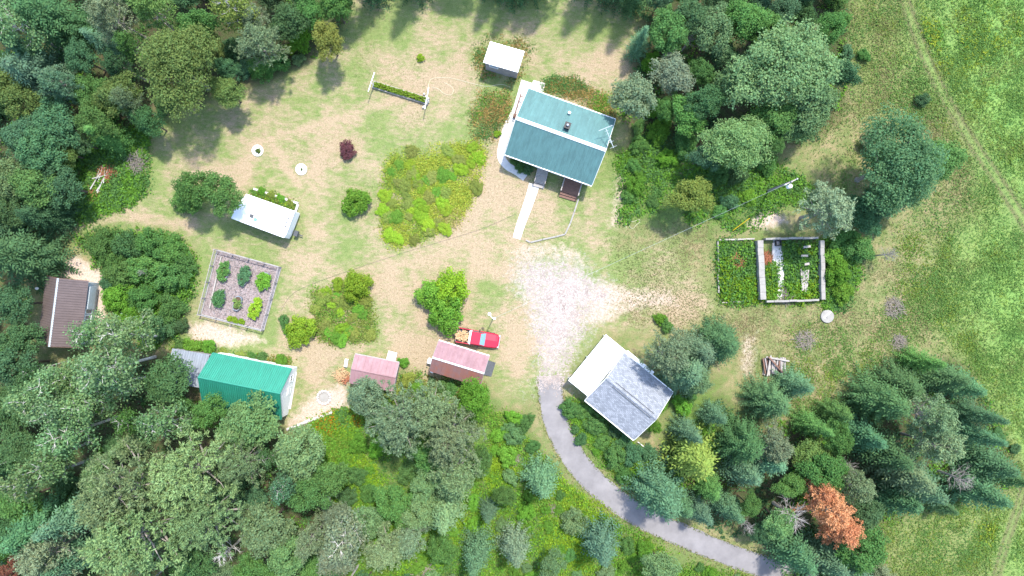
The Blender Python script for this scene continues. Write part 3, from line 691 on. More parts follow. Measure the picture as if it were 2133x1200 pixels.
# antenna on the gable end
p = G(1272, 284, 0); p = G(1268, 287, 6.5)
an = empty('tv_antenna', (p.x, p.y, 0), math.radians(-68)); tag(an, 'white rooftop television aerial at the house gable end', 'antenna')
MB().tube([(0, 0, 0), (0, 0, 7.0)], .035, 6).build('mast', M['greysiding'], an)
bm_ = MB().tube([(-1.15, 0, 6.9), (1.35, 0, 6.9)], .035, 5).build('boom', M['greysiding'], an)
for i, (x, hw) in enumerate([(-1.1, .85), (-.75, .22), (-.4, .2), (.1, .2), (.6, .3), (1.25, .42)]):
    MB().tube([(x, -hw, 6.94), (x, hw, 6.94)], .018 if hw < .6 else .04, 4).build('element', M['greysiding'], an)
MB().box(.2, .7, -.08, .08, 6.72, 6.84).build('amplifier', M['greysiding'], an)

def frame(name, p0, p1, p3, label, cat, z=0.0):
    a, b, d = G(*p0, z), G(*p1, z), G(*p3, z); u = b-a; v = d-a; u.z = v.z = 0
    L = u.length; u.normalize(); n = Vector((-u.y, u.x, 0)); W = v.dot(n)
    o = empty(name, (a.x, a.y, 0), math.atan2(u.y, u.x)); 
    if label: tag(o, label, cat)
    return o, L, W
def deck(name, p0, p1, p3, zt, label, boardm, steps=0, rails=()):
    o, L, W = frame(name, p0, p1, p3, label, 'deck', zt)
    s = 1 if W > 0 else -1; W = abs(W); mb = MB(); n = int(W/.16)
    for i in range(n):
        y0, y1 = sorted((s*(i*W/n+.008), s*((i+1)*W/n-.008))); mb.box(0, L, y0, y1, zt-.04, zt)
    mb.build('decking', boardm, o)
    fr = MB()
    for x in (.02, L-.1):
        y0, y1 = sorted((s*.02, s*(W-.02))); fr.box(x, x+.08, y0, y1, zt-.22, zt-.042)
    fr.build('joists', M['brownwood'], o)
    for x in (.1, L-.1):
        for y in (.1, W-.1): MB().box(x-.06, x+.06, s*y-.06, s*y+.06, -.05, zt-.05).build('post', M['brownwood'], o)
    return o, L, W, s
# grey porch and brown deck with steps on the south side, both reach under the eave
d1, L1, W1, s1 = deck('porch', (1112,380), (1135,386), (1126,330), .42, 'small grey board porch at the end of the concrete walkway', M['silverwood'])
for k, (x0, x1) in enumerate(((.02, L1*.98),)): MB().box(x0, x1, -.42, -.02, .02, .24).build('step', M['silverwood'], d1)
for x in (.05, L1-.05):
    MB().box(x-.04, x+.04, .05, .13, .42, 1.3).build('railing_post', M['greywood'], d1)
    MB().box(x-.04, x+.04, .05, W1*.55, 1.3, 1.37).build('handrail', M['greywood'], d1)
d2, L2, W2, s2 = deck('wooden_deck', (1167,398), (1204,409), (1182,350), .5, 'dark brown wooden deck with steps under the house eave', M['brownwood'])
for k in range(2): MB().box(.05, L2-.05, -.34*(k+1)+.02, -.34*k-.01, .0, .36-.17*k).build('step', M['brownwood'], d2)
for x in (.04, L2-.04):
    for y in (.05, 1.1): MB().box(x-.045, x+.045, y-.045, y+.045, .5, 1.42).build('railing_post', M['greywood'], d2)
    MB().box(x-.06, x+.06, -.05, W2*.6, 1.42, 1.48).build('handrail', M['silverwood'], d2)
# west railing beside the patio
rl, Lr, Wr = frame('railing', (1085,196), (1071,243), (1080,190), 'brown wooden railing on the patio along the house gable', 'railing', .9)
MB().box(0, Lr, -.05, .05, .98, 1.06).build('handrail', M['brownwood'], rl); MB().box(0, Lr, -.03, .03, .45, .52).build('rail', M['brownwood'], rl)
for i in range(5):
    x = .05+i*(Lr-.1)/4; MB().box(x-.05, x+.05, -.045, .045, 0, .98).build('post', M['brownwood'], rl)
for x in (.3, Lr-.05): MB().box(x-.04, x+.04, .05, 1.25, .98, 1.05).build('return_rail', M['brownwood'], rl)
cr, Lc, Wc = frame('wooden_crate', (1068,244), (1076,247), (1067,250), 'small brown wooden crate on patio by house gable corner', 'crate', .4)
for k in range(3): MB().box(0, .5, 0, .5, .02+k*.14, .12+k*.14).build('slat', M['brownwood'], cr)

# --- small white-roofed shed, single pitch
def monopitch(name, label, p0, p1, p2, p3, zlo, zhi, roofm, wallm, boards=True, panel=.9, oh=.18, ribs=2, cat='shed'):
    """p0-p1: low (far) edge, p3-p2: high edge"""
    a, b, c, d = G(*p0, zlo), G(*p1, zlo), G(*p2, zhi), G(*p3, zhi)
    u = (b-a); u.z = 0; L = ((b-a).length+(c-d).length)/2; u.normalize(); v = Vector((-u.y, u.x, 0))
    W = abs(((d+c)/2-(a+b)/2).dot(v)); mid = (c+d)/2
    o = empty(name, (mid.x, mid.y, 0), math.atan2(u.y, u.x)); tag(o, label, cat)
    slope_panels(o, L, W, zhi, zlo, 1, max(2, round(L/panel)), roofm, ribs=ribs)
    T = .1; xe = L/2-oh; y0, y1 = oh, W-oh; zf = zhi-oh*(zhi-zlo)/W-.03; zb = zlo+oh*(zhi-zlo)/W-.03
    if boards:
        n = int(zf/.2)
        for i in range(n): MB().box(-xe, xe, y0-.02*(i % 2)*.5, y0+T, i*zf/n+.004, (i+1)*zf/n-.004).build('board', wallm, o)
    else: MB().box(-xe, xe, y0, y0+T, 0, zf).build('wall', wallm, o)
    MB().box(-xe, xe, y1-T, y1, 0, zb).build('wall', wallm, o)
    for s in (-1, 1):
        xa, xb = sorted((s*xe, s*(xe-T))); pr = [(y0+T+.002, 0), (y1-T-.002, 0), (y1-T-.002, zb), (y0+T+.002, zf)]
        MB().add([(x, y, z) for x in (xa, xb) for y, z in pr], [(3, 2, 1, 0), (4, 5, 6, 7)]+[(i, (i+1) % 4, 4+(i+1) % 4, 4+i) for i in range(4)]).build('wall', wallm, o)
    return o, L, W, xe, y0, zf
o, L, W, xe, y0, zf = monopitch('garden_shed', 'small grey board shed with a plain white roof', (1018,86), (1091,107), (1078,151), (1007,131), 2.2, 3.1, M['whitemetal'], M['greywood'])
window(o, (-.9, y0-.012, 2.2), 1.0, .4, 'x', -1, 0); door(o, (.7, y0-.012, .05), .9, 1.95, 'x', -1, 'greywood')

# --- camper trailer
a, b, d = G(512,404,2.7), G(613,440,2.7), G(492,465,2.7)
u = b-a; L = u.length; u.normalize(); v = Vector((-u.y, u.x, 0)); W = -(d-a).dot(v); W = 3.45
mid = (a+b)/2-v*W/2; cp = empty('camper_trailer', (mid.x, mid.y, 0), math.atan2(u.y, u.x)); tag(cp, 'white camper trailer parked beside the fenced garden', 'trailer')
out = [(-L/2-.65, -W/2+.1), (L/2-.15, -W/2), (L/2, -W/2+.5), (L/2+.05, W/2), (-L/2+.1, W/2), (-L/2-.25, W/2-1.0), (-L/2-.6, W/2-1.6)]
MB().prism(out, .55, 2.62).build('body', M['white'], cp, bevel=.06)
MB().prism([(x*1.012, y*1.02) for x, y in out], 2.62, 2.72).build('roof', M['whitemetal'], cp, bevel=.03)
MB().cbox(-1.75, -1.3, -.75, -.35, 2.72, 2.86).build('roof_vent', M['darkgrey'], cp)
MB().cbox(-1.15, -.75, -1.0, -.6, 2.72, 2.82).build('skylight', M['bluepane'], cp)
for k in range(3): MB().cbox(L/2-.45, L/2-.3, -.5+k*.55, -.3+k*.55, 2.72, 2.8).build('roof_fitting', M['darkgrey'], cp)
for sx in (-.55, .45):
    for sy in (-1, 1):
        Mx = Matrix.Translation((sx, sy*(W/2-.25), .36)) @ Matrix.Rotation(math.pi/2, 4, 'X')
        w_ = MB().lathe([(.2, -.11), (.34, -.11), (.36, 0), (.34, .11), (.2, .11)], 16, M=Mx).build('wheel', M['rubber'], cp)
        MB().lathe([(.02, -.115), (.2, -.115), (.2, .115), (.02, .115)], 12, M=Mx).build('rim', M['chrome'], w_)
MB().box(L/2-.1, L/2+1.25, -.9, -.78, .45, .55).build('hitch', M['darkgrey'], cp)
for x in (-1.6, .4, 1.8): window(cp, (x, -W/2, 1.7), .9, .55, 'x', -1, 0, 'darkgrey')
MB().cbox(L/2+.25, L/2+.75, -1.15, -.45, .55, 1.0).build('battery_box', M['darkgrey'], cp)

# --- brown metal cabin
root, f = gable('cabin', 'brown metal-roofed cabin half hidden under poplar limbs', (121,580), (103,722), 4.7, [(184,586),(172,690)], [(95,578),(81,716)], 2.6, M['brown'], M['brown'], M['greysiding'], oh=.25, cap='greysiding', capw=.12, trim='brownwood', gut=(0, 0))
ye = f['yp']
for dx in (-.55, .45): window(root, (-f['L']/2+4.2+dx*1.15, ye, 1.45), .85, 1.1, 'x', 1, 1)
door(root, (f['L']/2-2.0, ye, .05), .9, 2.0, 'x', 1)
MB().box(-f['xe']+.4, -f['xe']+3.2, ye+.14, ye+.3, .9, 2.2).build('sliding_shutter', M['greysiding'], root)
lamp = G(77, 601, 2.2); bl = empty('globe_lamp', (lamp.x, lamp.y, 0)); tag(bl, 'white globe yard lamp behind the brown-roofed cabin', 'lamp')
MB().tube([(0, 0, 0), (0, 0, 2.0)], .04, 6).build('post', M['darkgrey'], bl)
MB().lathe([(.03, 1.98), (.15, 2.05), (.2, 2.2), (.15, 2.35), (.03, 2.42)], 12).build('globe', M['white'], bl, smooth=True)

# --- green shed with galvanised lean-to and concrete apron
root, f = gable('green_shed', 'tall shed with steep bright green metal roof', (413,786), (583,820), 5.3, [(433,732),(600,767)], [(413,838),(582,874)], 2.6, M['green'], M['green'], M['white'], oh=.12, panel=.98, ribs=4, cap='green', capw=.1, trim='green', gut=(0, 0))
door(root, (f['xe'], -.3, .05), 1.1, 2.1, 'y', 1); window(root, (f['xe'], 1.3, 1.6), .7, .8, 'y', 1)
GS = root
o, L, W, xe, y0, zf = monopitch('lean_to', 'weathered galvanised lean-to roof against the green shed', (350,724), (430,738), (419,812), (346,792), 2.1, 2.5, M['galv'], M['greywood'], False, oh=.1, ribs=3)
ap = slab('concrete_apron', [(601,772),(619,775),(606,852),(586,849)], -.05, .12, M['paleconc']); ap['kind'] = 'structure'
for i, (px, py, sx, sy, sz, m_) in enumerate([(603,787,.7,.9,.9,'white'), (600,806,.5,.7,.5,'galv'), (596,838,.6,.8,.7,'whitemetal')]):
    q = G(px, py, .3); b_ = empty(['storage_chest', 'metal_bin', 'chest_freezer'][i], (q.x, q.y, .12), math.radians(-12))
    tag(b_, ['white storage chest on the concrete apron of the green shed', 'galvanised bin between two white chests on concrete apron', 'white chest freezer at the shady end of concrete apron'][i], ['chest', 'bin', 'freezer'][i])
    MB().box(-sx/2, sx/2, -sy/2, sy/2, 0, sz).build('body', M[m_], b_); MB().cbox(-sx/2-.02, sx/2+.02, -sy/2-.02, sy/2+.02, sz+.004, sz+.08, .03).build('lid', M[m_], b_)

# --- small bleached pink shed (hip on the south side) and red-roofed workshop
root, f = gable('pink_roofed_shed', 'small shed with bleached pink roof under a pale tree', (732,768), (824,786), 3.05, [(741,736),(827,757)], [(724,796),(815,816)], 2.45, M['pinkroof'], M['pinkroof'], M['greywood'], oh=.2, cap='pinkroof', capw=.1, trim='silverwood', ribs=1, gut=(1, 0))
q = G(816, 742, .9); pb = empty('plywood_table', (q.x, q.y, 0), math.radians(-14)); tag(pb, 'pale plywood table against the pink-roofed shed', 'table')
MB().box(-.55, .55, -.55, .55, .84, .9).build('top', M['white'], pb)
for x in (-.45, .45):
    for y in (-.45, .45): MB().box(x-.04, x+.04, y-.04, y+.04, 0, .838).build('leg', M['silverwood'], pb)
q = G(721, 756, .4); st = empty('step_stool', (q.x, q.y, 0), math.radians(80)); tag(st, 'small white wooden stool left on the grass by debris', 'stool')
MB().box(-.5, .5, -.2, .2, .42, .47).build('seat', M['white'], st)
for x in (-.42, .42): MB().box(x-.03, x+.03, -.18, .18, 0, .418).build('leg', M['white'], st)
root, f = gable('workshop', 'workshop shed with patchy rust red roof beside the pickup', (901,745), (1008,778), 4.1, [(918,711),(1019,742)], [(896,772),(996,805)], 2.6, M['redroof'], M['redroof_rust'], M['greywood'], oh=.25, cap='whitemetal', capw=.10, trim='white', ribs=1, gut=(1, 0), barge='greywood')
door(root, (f['xe'], 0, .05), 1.6, 2.1, 'y', 1, 'greywood'); window(root, (-.5, f['yp'], 1.6), .9, .8, 'x', 1)
rp, Lr_, Wr_ = frame('ramp', (1015,750), (1031,755), (1009,780), 'dark grey boarded ramp at the workshop door', 'ramp')
MB().add([(0, 0, .32), (1.1, 0, .02), (1.1, -1.85, .02), (0, -1.85, .32), (0, 0, 0), (1.1, 0, -.02), (1.1, -1.85, -.02), (0, -1.85, 0)], [(3, 2, 1, 0), (4, 5, 6, 7), (0, 1, 5, 4), (1, 2, 6, 5), (2, 3, 7, 6), (3, 0, 4, 7)]).build('ramp_boards', M['darkgrey'], rp)
for (px, py, nm, lb) in ((895,752,'propane_cabinet','small white cabinet at the workshop gable'), (901,772,'rain_barrel','white-lidded grey barrel at the workshop corner')):
    q = G(px, py, .8); b_ = empty(nm, (q.x, q.y, 0), -.3); tag(b_, lb, 'cabinet' if 'cab' in nm else 'barrel')
    if 'cab' in nm:
        MB().box(-.22, .22, -.3, .3, 0, .9).build('body', M['white'], b_); MB().cbox(-.26, .26, -.34, .34, .904, 1.0).build('lid', M['white'], b_)
    else:
        MB().lathe([(.27, 0), (.33, .3), (.33, .6), (.28, .95)], 16).build('drum', M['darkgrey'], b_, smooth=True); MB().lathe([(.3, .953), (.3, 1.0), (.05, 1.03)], 16).build('lid', M['white'], b_)

# --- garage: grey shingles plus the white metal carport in front
root, f = gable('garage', 'grey-shingled garage at the edge of the gravel yard', (1263,788), (1367,873), 4.6, [(1306,738),(1408,824)], [(1223,837),(1327,922)], 2.9, M['shingle'], M['shingle'], M['white'], oh=.3, panel=20, ribs=0, cap='shingle', capw=.17, trim='white')
GAR = root; bpy.context.view_layer.update()
for s, yy in ((1, .34), (-1, -.34)):
    MB().box(-f['L']/2+1.2, f['L']/2-.6, yy-.03, yy+.03, f['zr']-.14, f['zr']+.01).build('ridge_vent', M['darkgrey'], root)
window(root, (f['xe'], 1.6, 1.6), .9, .9, 'y', 1); door(root, (f['xe'], -1.5, .05), .9, 2.0, 'y', 1)
# carport frame in garage axes
A0 = px_local(root, 1263, 697, 2.9); A1 = px_local(root, 1184, 793, 2.9); xg = -f['L']/2+.1
xl = (A0.x+A1.x)/2; yl0, yl1 = A1.y, A0.y
cpo = empty('carport', root.matrix_world @ Vector(((xl+xg)/2, 0, 0)), root.rotation_euler.z); tag(cpo, 'flat white metal carport joined to the shingled garage', 'carport')
Lx = (xg-xl); ym = (yl0+yl1)/2
n = 9
for i in range(n):
    y0 = yl0+(yl1-yl0)*i/n; y1 = yl0+(yl1-yl0)*(i+1)/n
    mb = MB().box(-Lx/2, Lx/2, y0+.003, y1-.003, 2.62, 2.68); mb.box(-Lx/2, Lx/2, y0+.01, y0+.07, 2.677, 2.72); mb.build('roof_panel', M['whitemetal'], cpo)
for sx in (-1, 1):
    for yy in (yl0+.2, ym, yl1-.2): MB().box(sx*(Lx/2-.2)-.05, sx*(Lx/2-.2)+.05, yy-.05, yy+.05, 0, 2.618).build('post', M['white'], cpo)
# white side flashing along the north-east eave
ga = px_local(root, 1302, 738, 2.9); MB().box(-f['L']/2+.2, f['L']/2-3.2, f['wp']+.135, f['wp']+.5, 2.55, 2.6).build('side_awning', M['whitemetal'], root)
q0, q1 = G(1329, 921, .5), G(1345, 934, .1)
dsp = MB().tube([(q0.x, q0.y, .5), (q0.x+.3, q0.y-.25, .12), (q1.x, q1.y, .1)], .06, 6).build('drain_pipe', M['white']); tag(dsp, 'white drain pipe running out from the garage corner', 'pipe')

# ------------------------------------------------------------------ pickup truck with firewood
def pickup():
    a, b = G(951,697,.9), G(1039,712,.9); u = b-a; mid = (a+b)/2; mid.z = 0
    t = empty('pickup_truck', mid, math.atan2(u.y, u.x)); tag(t, 'red pickup truck loaded with split firewood by the workshop', 'truck')
    L = 5.3; w = .93
    # lower body with hood: lofted cross sections (x, half width, z bottom, z top)
    secs = [(.35, w, .42, 1.02), (1.0, w, .42, 1.04), (1.5, w*.99, .42, 1.0), (2.2, w*.95, .42, .93), (2.5, w*.86, .42, .86), (2.66, w*.7, .5, .74)]
    vs = []; fs = []
    for x, hw, z0, z1 in secs:
        vs += [(x, -hw, z0), (x, -hw, z1-.12), (x, -hw*.86, z1), (x, 0, z1+.05), (x, hw*.86, z1), (x, hw, z1-.12), (x, hw, z0)]
    for i in range(len(secs)-1):
        for j in range(7):
            k = (j+1) % 7; fs.append((i*7+j, i*7+k, (i+1)*7+k, (i+1)*7+j))
    fs += [tuple(range(7)), tuple(range((len(secs)-1)*7+6, (len(secs)-1)*7-1, -1))]
    import bmesh
    o = MB().add(vs, fs).build('hood', M['red'], t, smooth=False)
    bm = bmesh.new(); bm.from_mesh(o.data); bmesh.ops.recalc_face_normals(bm, faces=bm.faces); bm.to_mesh(o.data); bm.free()
    # cab body + greenhouse
    MB().box(-.85, .348, -w, w, .42, 1.05).build('cab_body', M['red'], t, bevel=.04)
    g = [(-.85, .86, 1.052), (.95, .86, 1.052)]; vs = [(-.83, -w+.06, 1.052), (.98, -w+.08, 1.052), (.98, w-.08, 1.052), (-.83, w-.06, 1.052), (-.72, -.72, 1.66), (.32, -.72, 1.66), (.32, .72, 1.66), (-.72, .72, 1.66)]
    MB().add(vs, [(3, 2, 1, 0), (4, 5, 6, 7), (0, 1, 5, 4), (1, 2, 6, 5), (2, 3, 7, 6), (3, 0, 4, 7)]).build('cab_frame', M['red'], t)
    MB().cbox(-.78, .36, -.77, .77, 1.664, 1.75, .05).build('roof', M['red'], t)
    # windshield, rear window, side windows (set just proud)
    def quad(nm, pts, m_):
        c = sum((Vector(p) for p in pts), Vector())/4; n = (Vector(pts[1])-Vector(pts[0])).cross(Vector(pts[2])-Vector(pts[1])).normalized()
        q = [Vector(p)+n*.012 for p in pts]; r = [Vector(p)-n*.02 for p in pts]
        MB().add(q+r, [(0, 1, 2, 3), (7, 6, 5, 4)]+[(i, 4+i, 4+(i+1) % 4, (i+1) % 4) for i in range(4)]).build(nm, m_, t)
    def lp(a_, b_, k): return tuple(a_[i]+(b_[i]-a_[i])*k for i in range(3))
    A_, B_, C_, D_ = vs[1], vs[2], vs[6], vs[5]
    def inset(q, k=.09):
        c = tuple(sum(p[i] for p in q)/4 for i in range(3)); return [lp(p, c, k) for p in q]
    quad('windshield', inset([A_, B_, C_, D_]), M['bluepane']); quad('rear_window', inset([vs[3], vs[0], vs[4], vs[7]], .14), M['glass'])
    quad('side_window', inset([vs[0], vs[1], vs[5], vs[4]], .15), M['glass']); quad('side_window', inset([vs[2], vs[3], vs[7], vs[6]], .15), M['glass'])
    # bed
    MB().box(-2.6, -.87, -w, w, .42, .62).build('bed_floor', M['darkgrey'], t)
    for s in (-1, 1):
        y0, y1 = sorted((s*w, s*(w-.1))); MB().box(-2.6, -.87, y0, y1, .622, 1.06).build('bed_side', M['red'], t, bevel=.02)
        MB().cbox(.05, .2, s*1.03-.1, s*1.03+.1, 1.08, 1.25, .03).build('mirror', M['black'], t)
        MB().cbox(2.45, 2.64, s*.62-.16, s*.62+.16, .56, .76, .04).build('headlight', M['lens'], t)
        MB().box(-2.63, -2.602, s*.8-.07, s*.8+.07, .65, .95).build('tail_light', M['red'], t)
        for x in (-1.65, 1.65):
            Mx = Matrix.Translation((x, s*(w-.1), .37)) @ Matrix.Rotation(math.pi/2, 4, 'X')
            wh = MB().lathe([(.2, -.115), (.35, -.115), (.37, 0), (.35, .115), (.2, .115)], 18, M=Mx).build('wheel', M['rubber'], t)
            MB().lathe([(.03, -.12), (.2, -.12), (.2, .12), (.03, .12)], 14, M=Mx).build('rim', M['chrome'], wh)
    MB().box(-2.72, -2.64, -w+.05, w-.05, .36, .52).build('rear_bumper', M['chrome'], t); MB().box(2.665, 2.75, -w+.12, w-.12, .4, .58).build('front_bumper', M['chrome'], t)
    MB().box(2.655, 2.675, -.42, .42, .6, .74).build('grille', M['black'], t)
    MB().box(-.868, -.80, -w+.02, w-.02, 1.06, 1.30).build('headboard', M['white'], t); 
    MB().cbox(-1.1, -.87, -w+.12, w-.12, 1.0, 1.16, .02).build('tool_box', M['whitemetal'], t)
    return t
TRUCK = pickup()
lm = []
for k in range(4):
    rr = random.Random(k); pts = [(.09*rr.uniform(.8, 1.1)*math.cos(i*1.57+.3*k), .085*rr.uniform(.7, 1.1)*math.sin(i*1.57+.3*k)) for i in range(4 if k % 2 else 5)]
    pts = [(.1*rr.uniform(.8, 1.1)*math.cos(6.283*i/(4+k % 2)), .1*rr.uniform(.7, 1.1)*math.sin(6.283*i/(4+k % 2))) for i in range(4+k % 2)]
    lm.append(MB().prism(pts, -.23, .23).mesh('firewood_log', M['cutwood']))
bpy.context.view_layer.update()
rr = random.Random(5); k = 0
for layer in range(4):
    for i in range(22 if layer < 3 else 12):
        x = rr.uniform(-2.75 if layer > 1 else -2.45, -1.25); y = rr.uniform(-.66, .66)*(1-.12*layer); z = .73+layer*.155
        p = TRUCK.matrix_world @ Vector((x, y, z)); o = bpy.data.objects.new('firewood_log', lm[k % 4]); link(o); o.location = p
        o.rotation_euler = (math.pi/2+rr.uniform(-.25, .25), rr.uniform(-3, 3), rr.uniform(0, 3.14)); k += 1
        s = rr.uniform(.8, 1.15); o.scale = (s, s, s*rr.uniform(.85, 1.3)); tag(o, 'split firewood log heaped in the red pickup bed', 'log', 'firewood in the pickup bed')

# ------------------------------------------------------------------ poles and wires
def pole(name, px, py, h, label, cat, r=.13):
    p = G(px, py, h); o = empty(name, (p.x, p.y, 0)); tag(o, label, cat); MB().tube([(0, 0, -.1), (0, 0, h)], [r, r*.75], 8).build('post', M['greywood'], o); return o
up = pole('utility_pole', 1650, 378, 7.4, 'wooden utility pole with white transformer among the shrubs', 'pole', .15)
MB().lathe([(.22, 5.9), (.25, 6.0), (.25, 6.7), (.1, 6.82)], 14, (.1, -.42, 0)).build('transformer', M['whitemetal'], up)
MB().box(-.9, .9, -.06, .06, 7.0, 7.12, Matrix.Rotation(.45, 4, 'Z')).build('crossarm', M['silverwood'], up)
for x in (-.75, .75):
    MB().lathe([(.06, 7.12), (.09, 7.2), (.04, 7.3)], 8, (x*.9, x*.43, 0)).build('insulator', M['white'], up)
yp_ = pole('yard_light_pole', 1027, 664, 4.6, 'slim yard light pole on the lawn near the pickup', 'pole', .07)
MB().tube([(0, 0, 4.55), (-.2, .25, 4.7), (-.38, .5, 4.68)], .035, 6).build('arm', M['whitemetal'], yp_)
MB().lathe([(.06, 4.72), (.2, 4.6), (.16, 4.5)], 12, (-.42, .55, 0)).build('lamp_shade', M['whitemetal'], yp_)
MB().cbox(.02, .3, -.1, .1, 4.2, 4.5).build('meter_box', M['whitemetal'], yp_)
def wire(name, label, A, B, sag, r, m_, n=24):
    A, B = Vector(A), Vector(B); pts = [A.lerp(B, i/n)-Vector((0, 0, sag*4*(i/n)*(1-i/n))) for i in range(n+1)]
    o = MB().tube(pts, r, 4).build(name, m_); tag(o, label, 'wire')
pa, pb_ = G(1650,378,7.0), G(1027,664,4.4)
wire('overhead_wire', 'pale overhead wire strung between utility pole and yard light', pa+Vector((0, 0, .1)), pb_, .9, .009, M['greysiding'])
cab = catmull([(G(*p).x, G(*p).y, .03) for p in [(585,648),(610,612),(660,588),(740,560),(830,530),(920,503),(1000,478),(1075,446)]], 6)
tag(MB().tube(cab, .012, 4).build('lawn_line', M['darkgrey']), 'thin dark line running across the dry lawn', 'cable')  # dark thread laid along a thin line on the lawn
q = G(1537,470,0); gm = MB(); gm.tube([(q.x-.75, q.y-.7, 0.02), (q.x+.75, q.y+.7, 2.0)], .05, 6)
tag(gm.build('guy_marker', M['yellow']), 'slanting yellow guy wire marker near the ruined foundation', 'marker')

# ------------------------------------------------------------------ clothesline, raised bed, hoses, lawn edging
for i, (p0, p1) in enumerate((((780,151),(767,191)), ((893,182),(885,227)))):
    a, b = G(*p0, 2.0), G(*p1, 2.0); m_ = (a+b)/2; o = empty('clothesline_post', (m_.x, m_.y, 0), math.atan2((b-a).y, (b-a).x)); Lh = (b-a).length/2
    tag(o, ['white clothesline T post at the leafy end of raised bed', 'white clothesline T post at the stone end of raised bed'][i], 'post', 'clothesline posts')
    MB().tube([(0, 0, 0), (0, 0, 1.95)], .06, 8).build('post', M['white'], o); MB().box(-Lh, Lh, -.05, .05, 1.952, 2.05).build('crossbar', M['white'], o)
    for x in (-.8, -.3, .3, .8): MB().tube([(x*Lh, 0, 2.05), (x*Lh, 0, 2.12)], .02, 5).build('hook', M['chrome'], o)
rb, L, W = frame('raised_bed', (777,183), (890,218), (781,171), 'long timber raised bed under the clothesline', 'planter')
W = abs(W)
for y in (0, W): MB().box(-.1, L+.1, y-.07, y+.07, 0, .3).build('side_board', M['silverwood'], rb)
for x in (-.02, L+.02): MB().box(x-.06, x+.06, .072, W-.072, 0, .3).build('end_board', M['silverwood'], rb)
MB().box(.06, L-.06, .075, W-.075, 0.0, .2).build('soil', M['soil'], rb)
rs = np.random.RandomState(5); n = 900
P = np.stack([rs.uniform(.15, L-.2, n), np.where(rs.rand(n) < .55, rs.normal(W*.72, .1, n), rs.normal(W*.3, .13, n)), rs.uniform(.25, .75, n)], -1)
P[:, 1] = np.clip(P[:, 1], .1, W-.1)
o = bpy.data.objects.new('foliage', card_mesh('foliage', cards(P, rs.normal(size=(n, 3))*.5+np.array([0, 0, 1]), .26, .18, rs), M['leaf'], rs)); link(o, rb); o.color = (.17, .26, .03, 1)
q = G(887,212,.35); mb = MB()
for i in range(14): mb.lathe([(.03, -.1), (.17, -.02), (.14, .1), (.03, .15)], 6, (q.x+rs.normal()*.22, q.y+rs.normal()*.35, .12+rs.rand()*.3))
tag(mb.build('stone_heap', M['stone']), 'small heap of grey stones at end of raised bed', 'stones')
def hose(pts, label, name='garden_hose', r=.018):
    c = catmull([(G(*p).x, G(*p).y, .035) for p in pts], 6); tag(MB().tube(c, r, 5).build(name, M['hose']), label, 'hose')
hose([(892,182),(897,166),(915,162),(940,163),(965,169),(1000,178),(1020,180),(1045,176),(1062,182)], 'pale garden hose running from clothesline post to the patio')
hose([(898,181),(912,185),(925,195),(938,198),(944,190),(940,180),(925,172)], 'loop of pale hose lying in grass by clothesline')
hose([(1305,462),(1312,472),(1318,476),(1326,468),(1334,461),(1330,458),(1318,462),(1310,460),(1302,466),(1306,476)], 'small coil of pale hose near the house grove')
for (pts, n, lb) in (([(1205,414),(1196,442),(1188,465),(1177,488)], 4, 'pale timber edging beside the brown deck lawn'), ([(1177,488),(1158,493),(1130,499),(1105,505),(1095,500)], 5, 'pale timber edging at the foot of the concrete walk')):
    P = [G(*p) for p in pts]; root = empty('lawn_edging', P[0]); tag(root, lb, 'edging')
    for i in range(len(P)-1):
        a, b = P[i]-P[0], P[i+1]-P[0]; d = b-a; Mx = Matrix.Translation(a) @ Matrix.Rotation(math.atan2(d.y, d.x), 4, 'Z')
        MB().box(.03, d.length-.03, -.09, .09, -.05, .16, Mx).build('timber', M['concrete'], root)
# edging timbers of the camper flower bed
cb = empty('bed_edging', G(527,393)); tag(cb, 'pale timber edging of the flower bed beside the camper', 'edging')
for a, b in (((527,393),(622,424)), ((622,424),(604,482))):
    A_, B_ = G(*a)-G(527,393), G(*b)-G(527,393); d = B_-A_; Mx = Matrix.Translation(A_) @ Matrix.Rotation(math.atan2(d.y, d.x), 4, 'Z'); MB().box(.12, d.length, -.13, .13, -.05, .22, Mx).build('timber', M['paleconc'], cb)

# ------------------------------------------------------------------ fenced kitchen garden
gc = [(454,521),(586,557),(550,688),(420,655)]
sl_ = slab('mulch_bed', gc, -.05, .05, M['mulch']); sl_['kind'] = 'structure'
chips = []
rs = np.random.RandomState(9); q = rand_in(gc, 5200, rs); P = np.stack([(q[:, 0]-1066.5)*PX, -(q[:, 1]-600)*PX, .06+rs.rand(len(q))*.04], -1)
s = rs.uniform(.1, .26, len(P)); V = cards(P, rs.normal(size=P.shape)*.25+np.array([0, 0, 1]), s, s*.45, rs)
ch_ = bpy.data.objects.new('mulch_chips', card_mesh('mulch_chips', V, M['cover'], rs, .45, 1.25, np.array([.37, .325, .315]), .1)); link(ch_); tag(ch_, 'pinkish grey wood chip mulch inside the garden fence', 'mulch', kind='stuff')
gf = empty('garden_fence', G(454,521)); tag(gf, 'low wire fence on grey posts around the mulched garden', 'fence')
o0 = G(454,521)
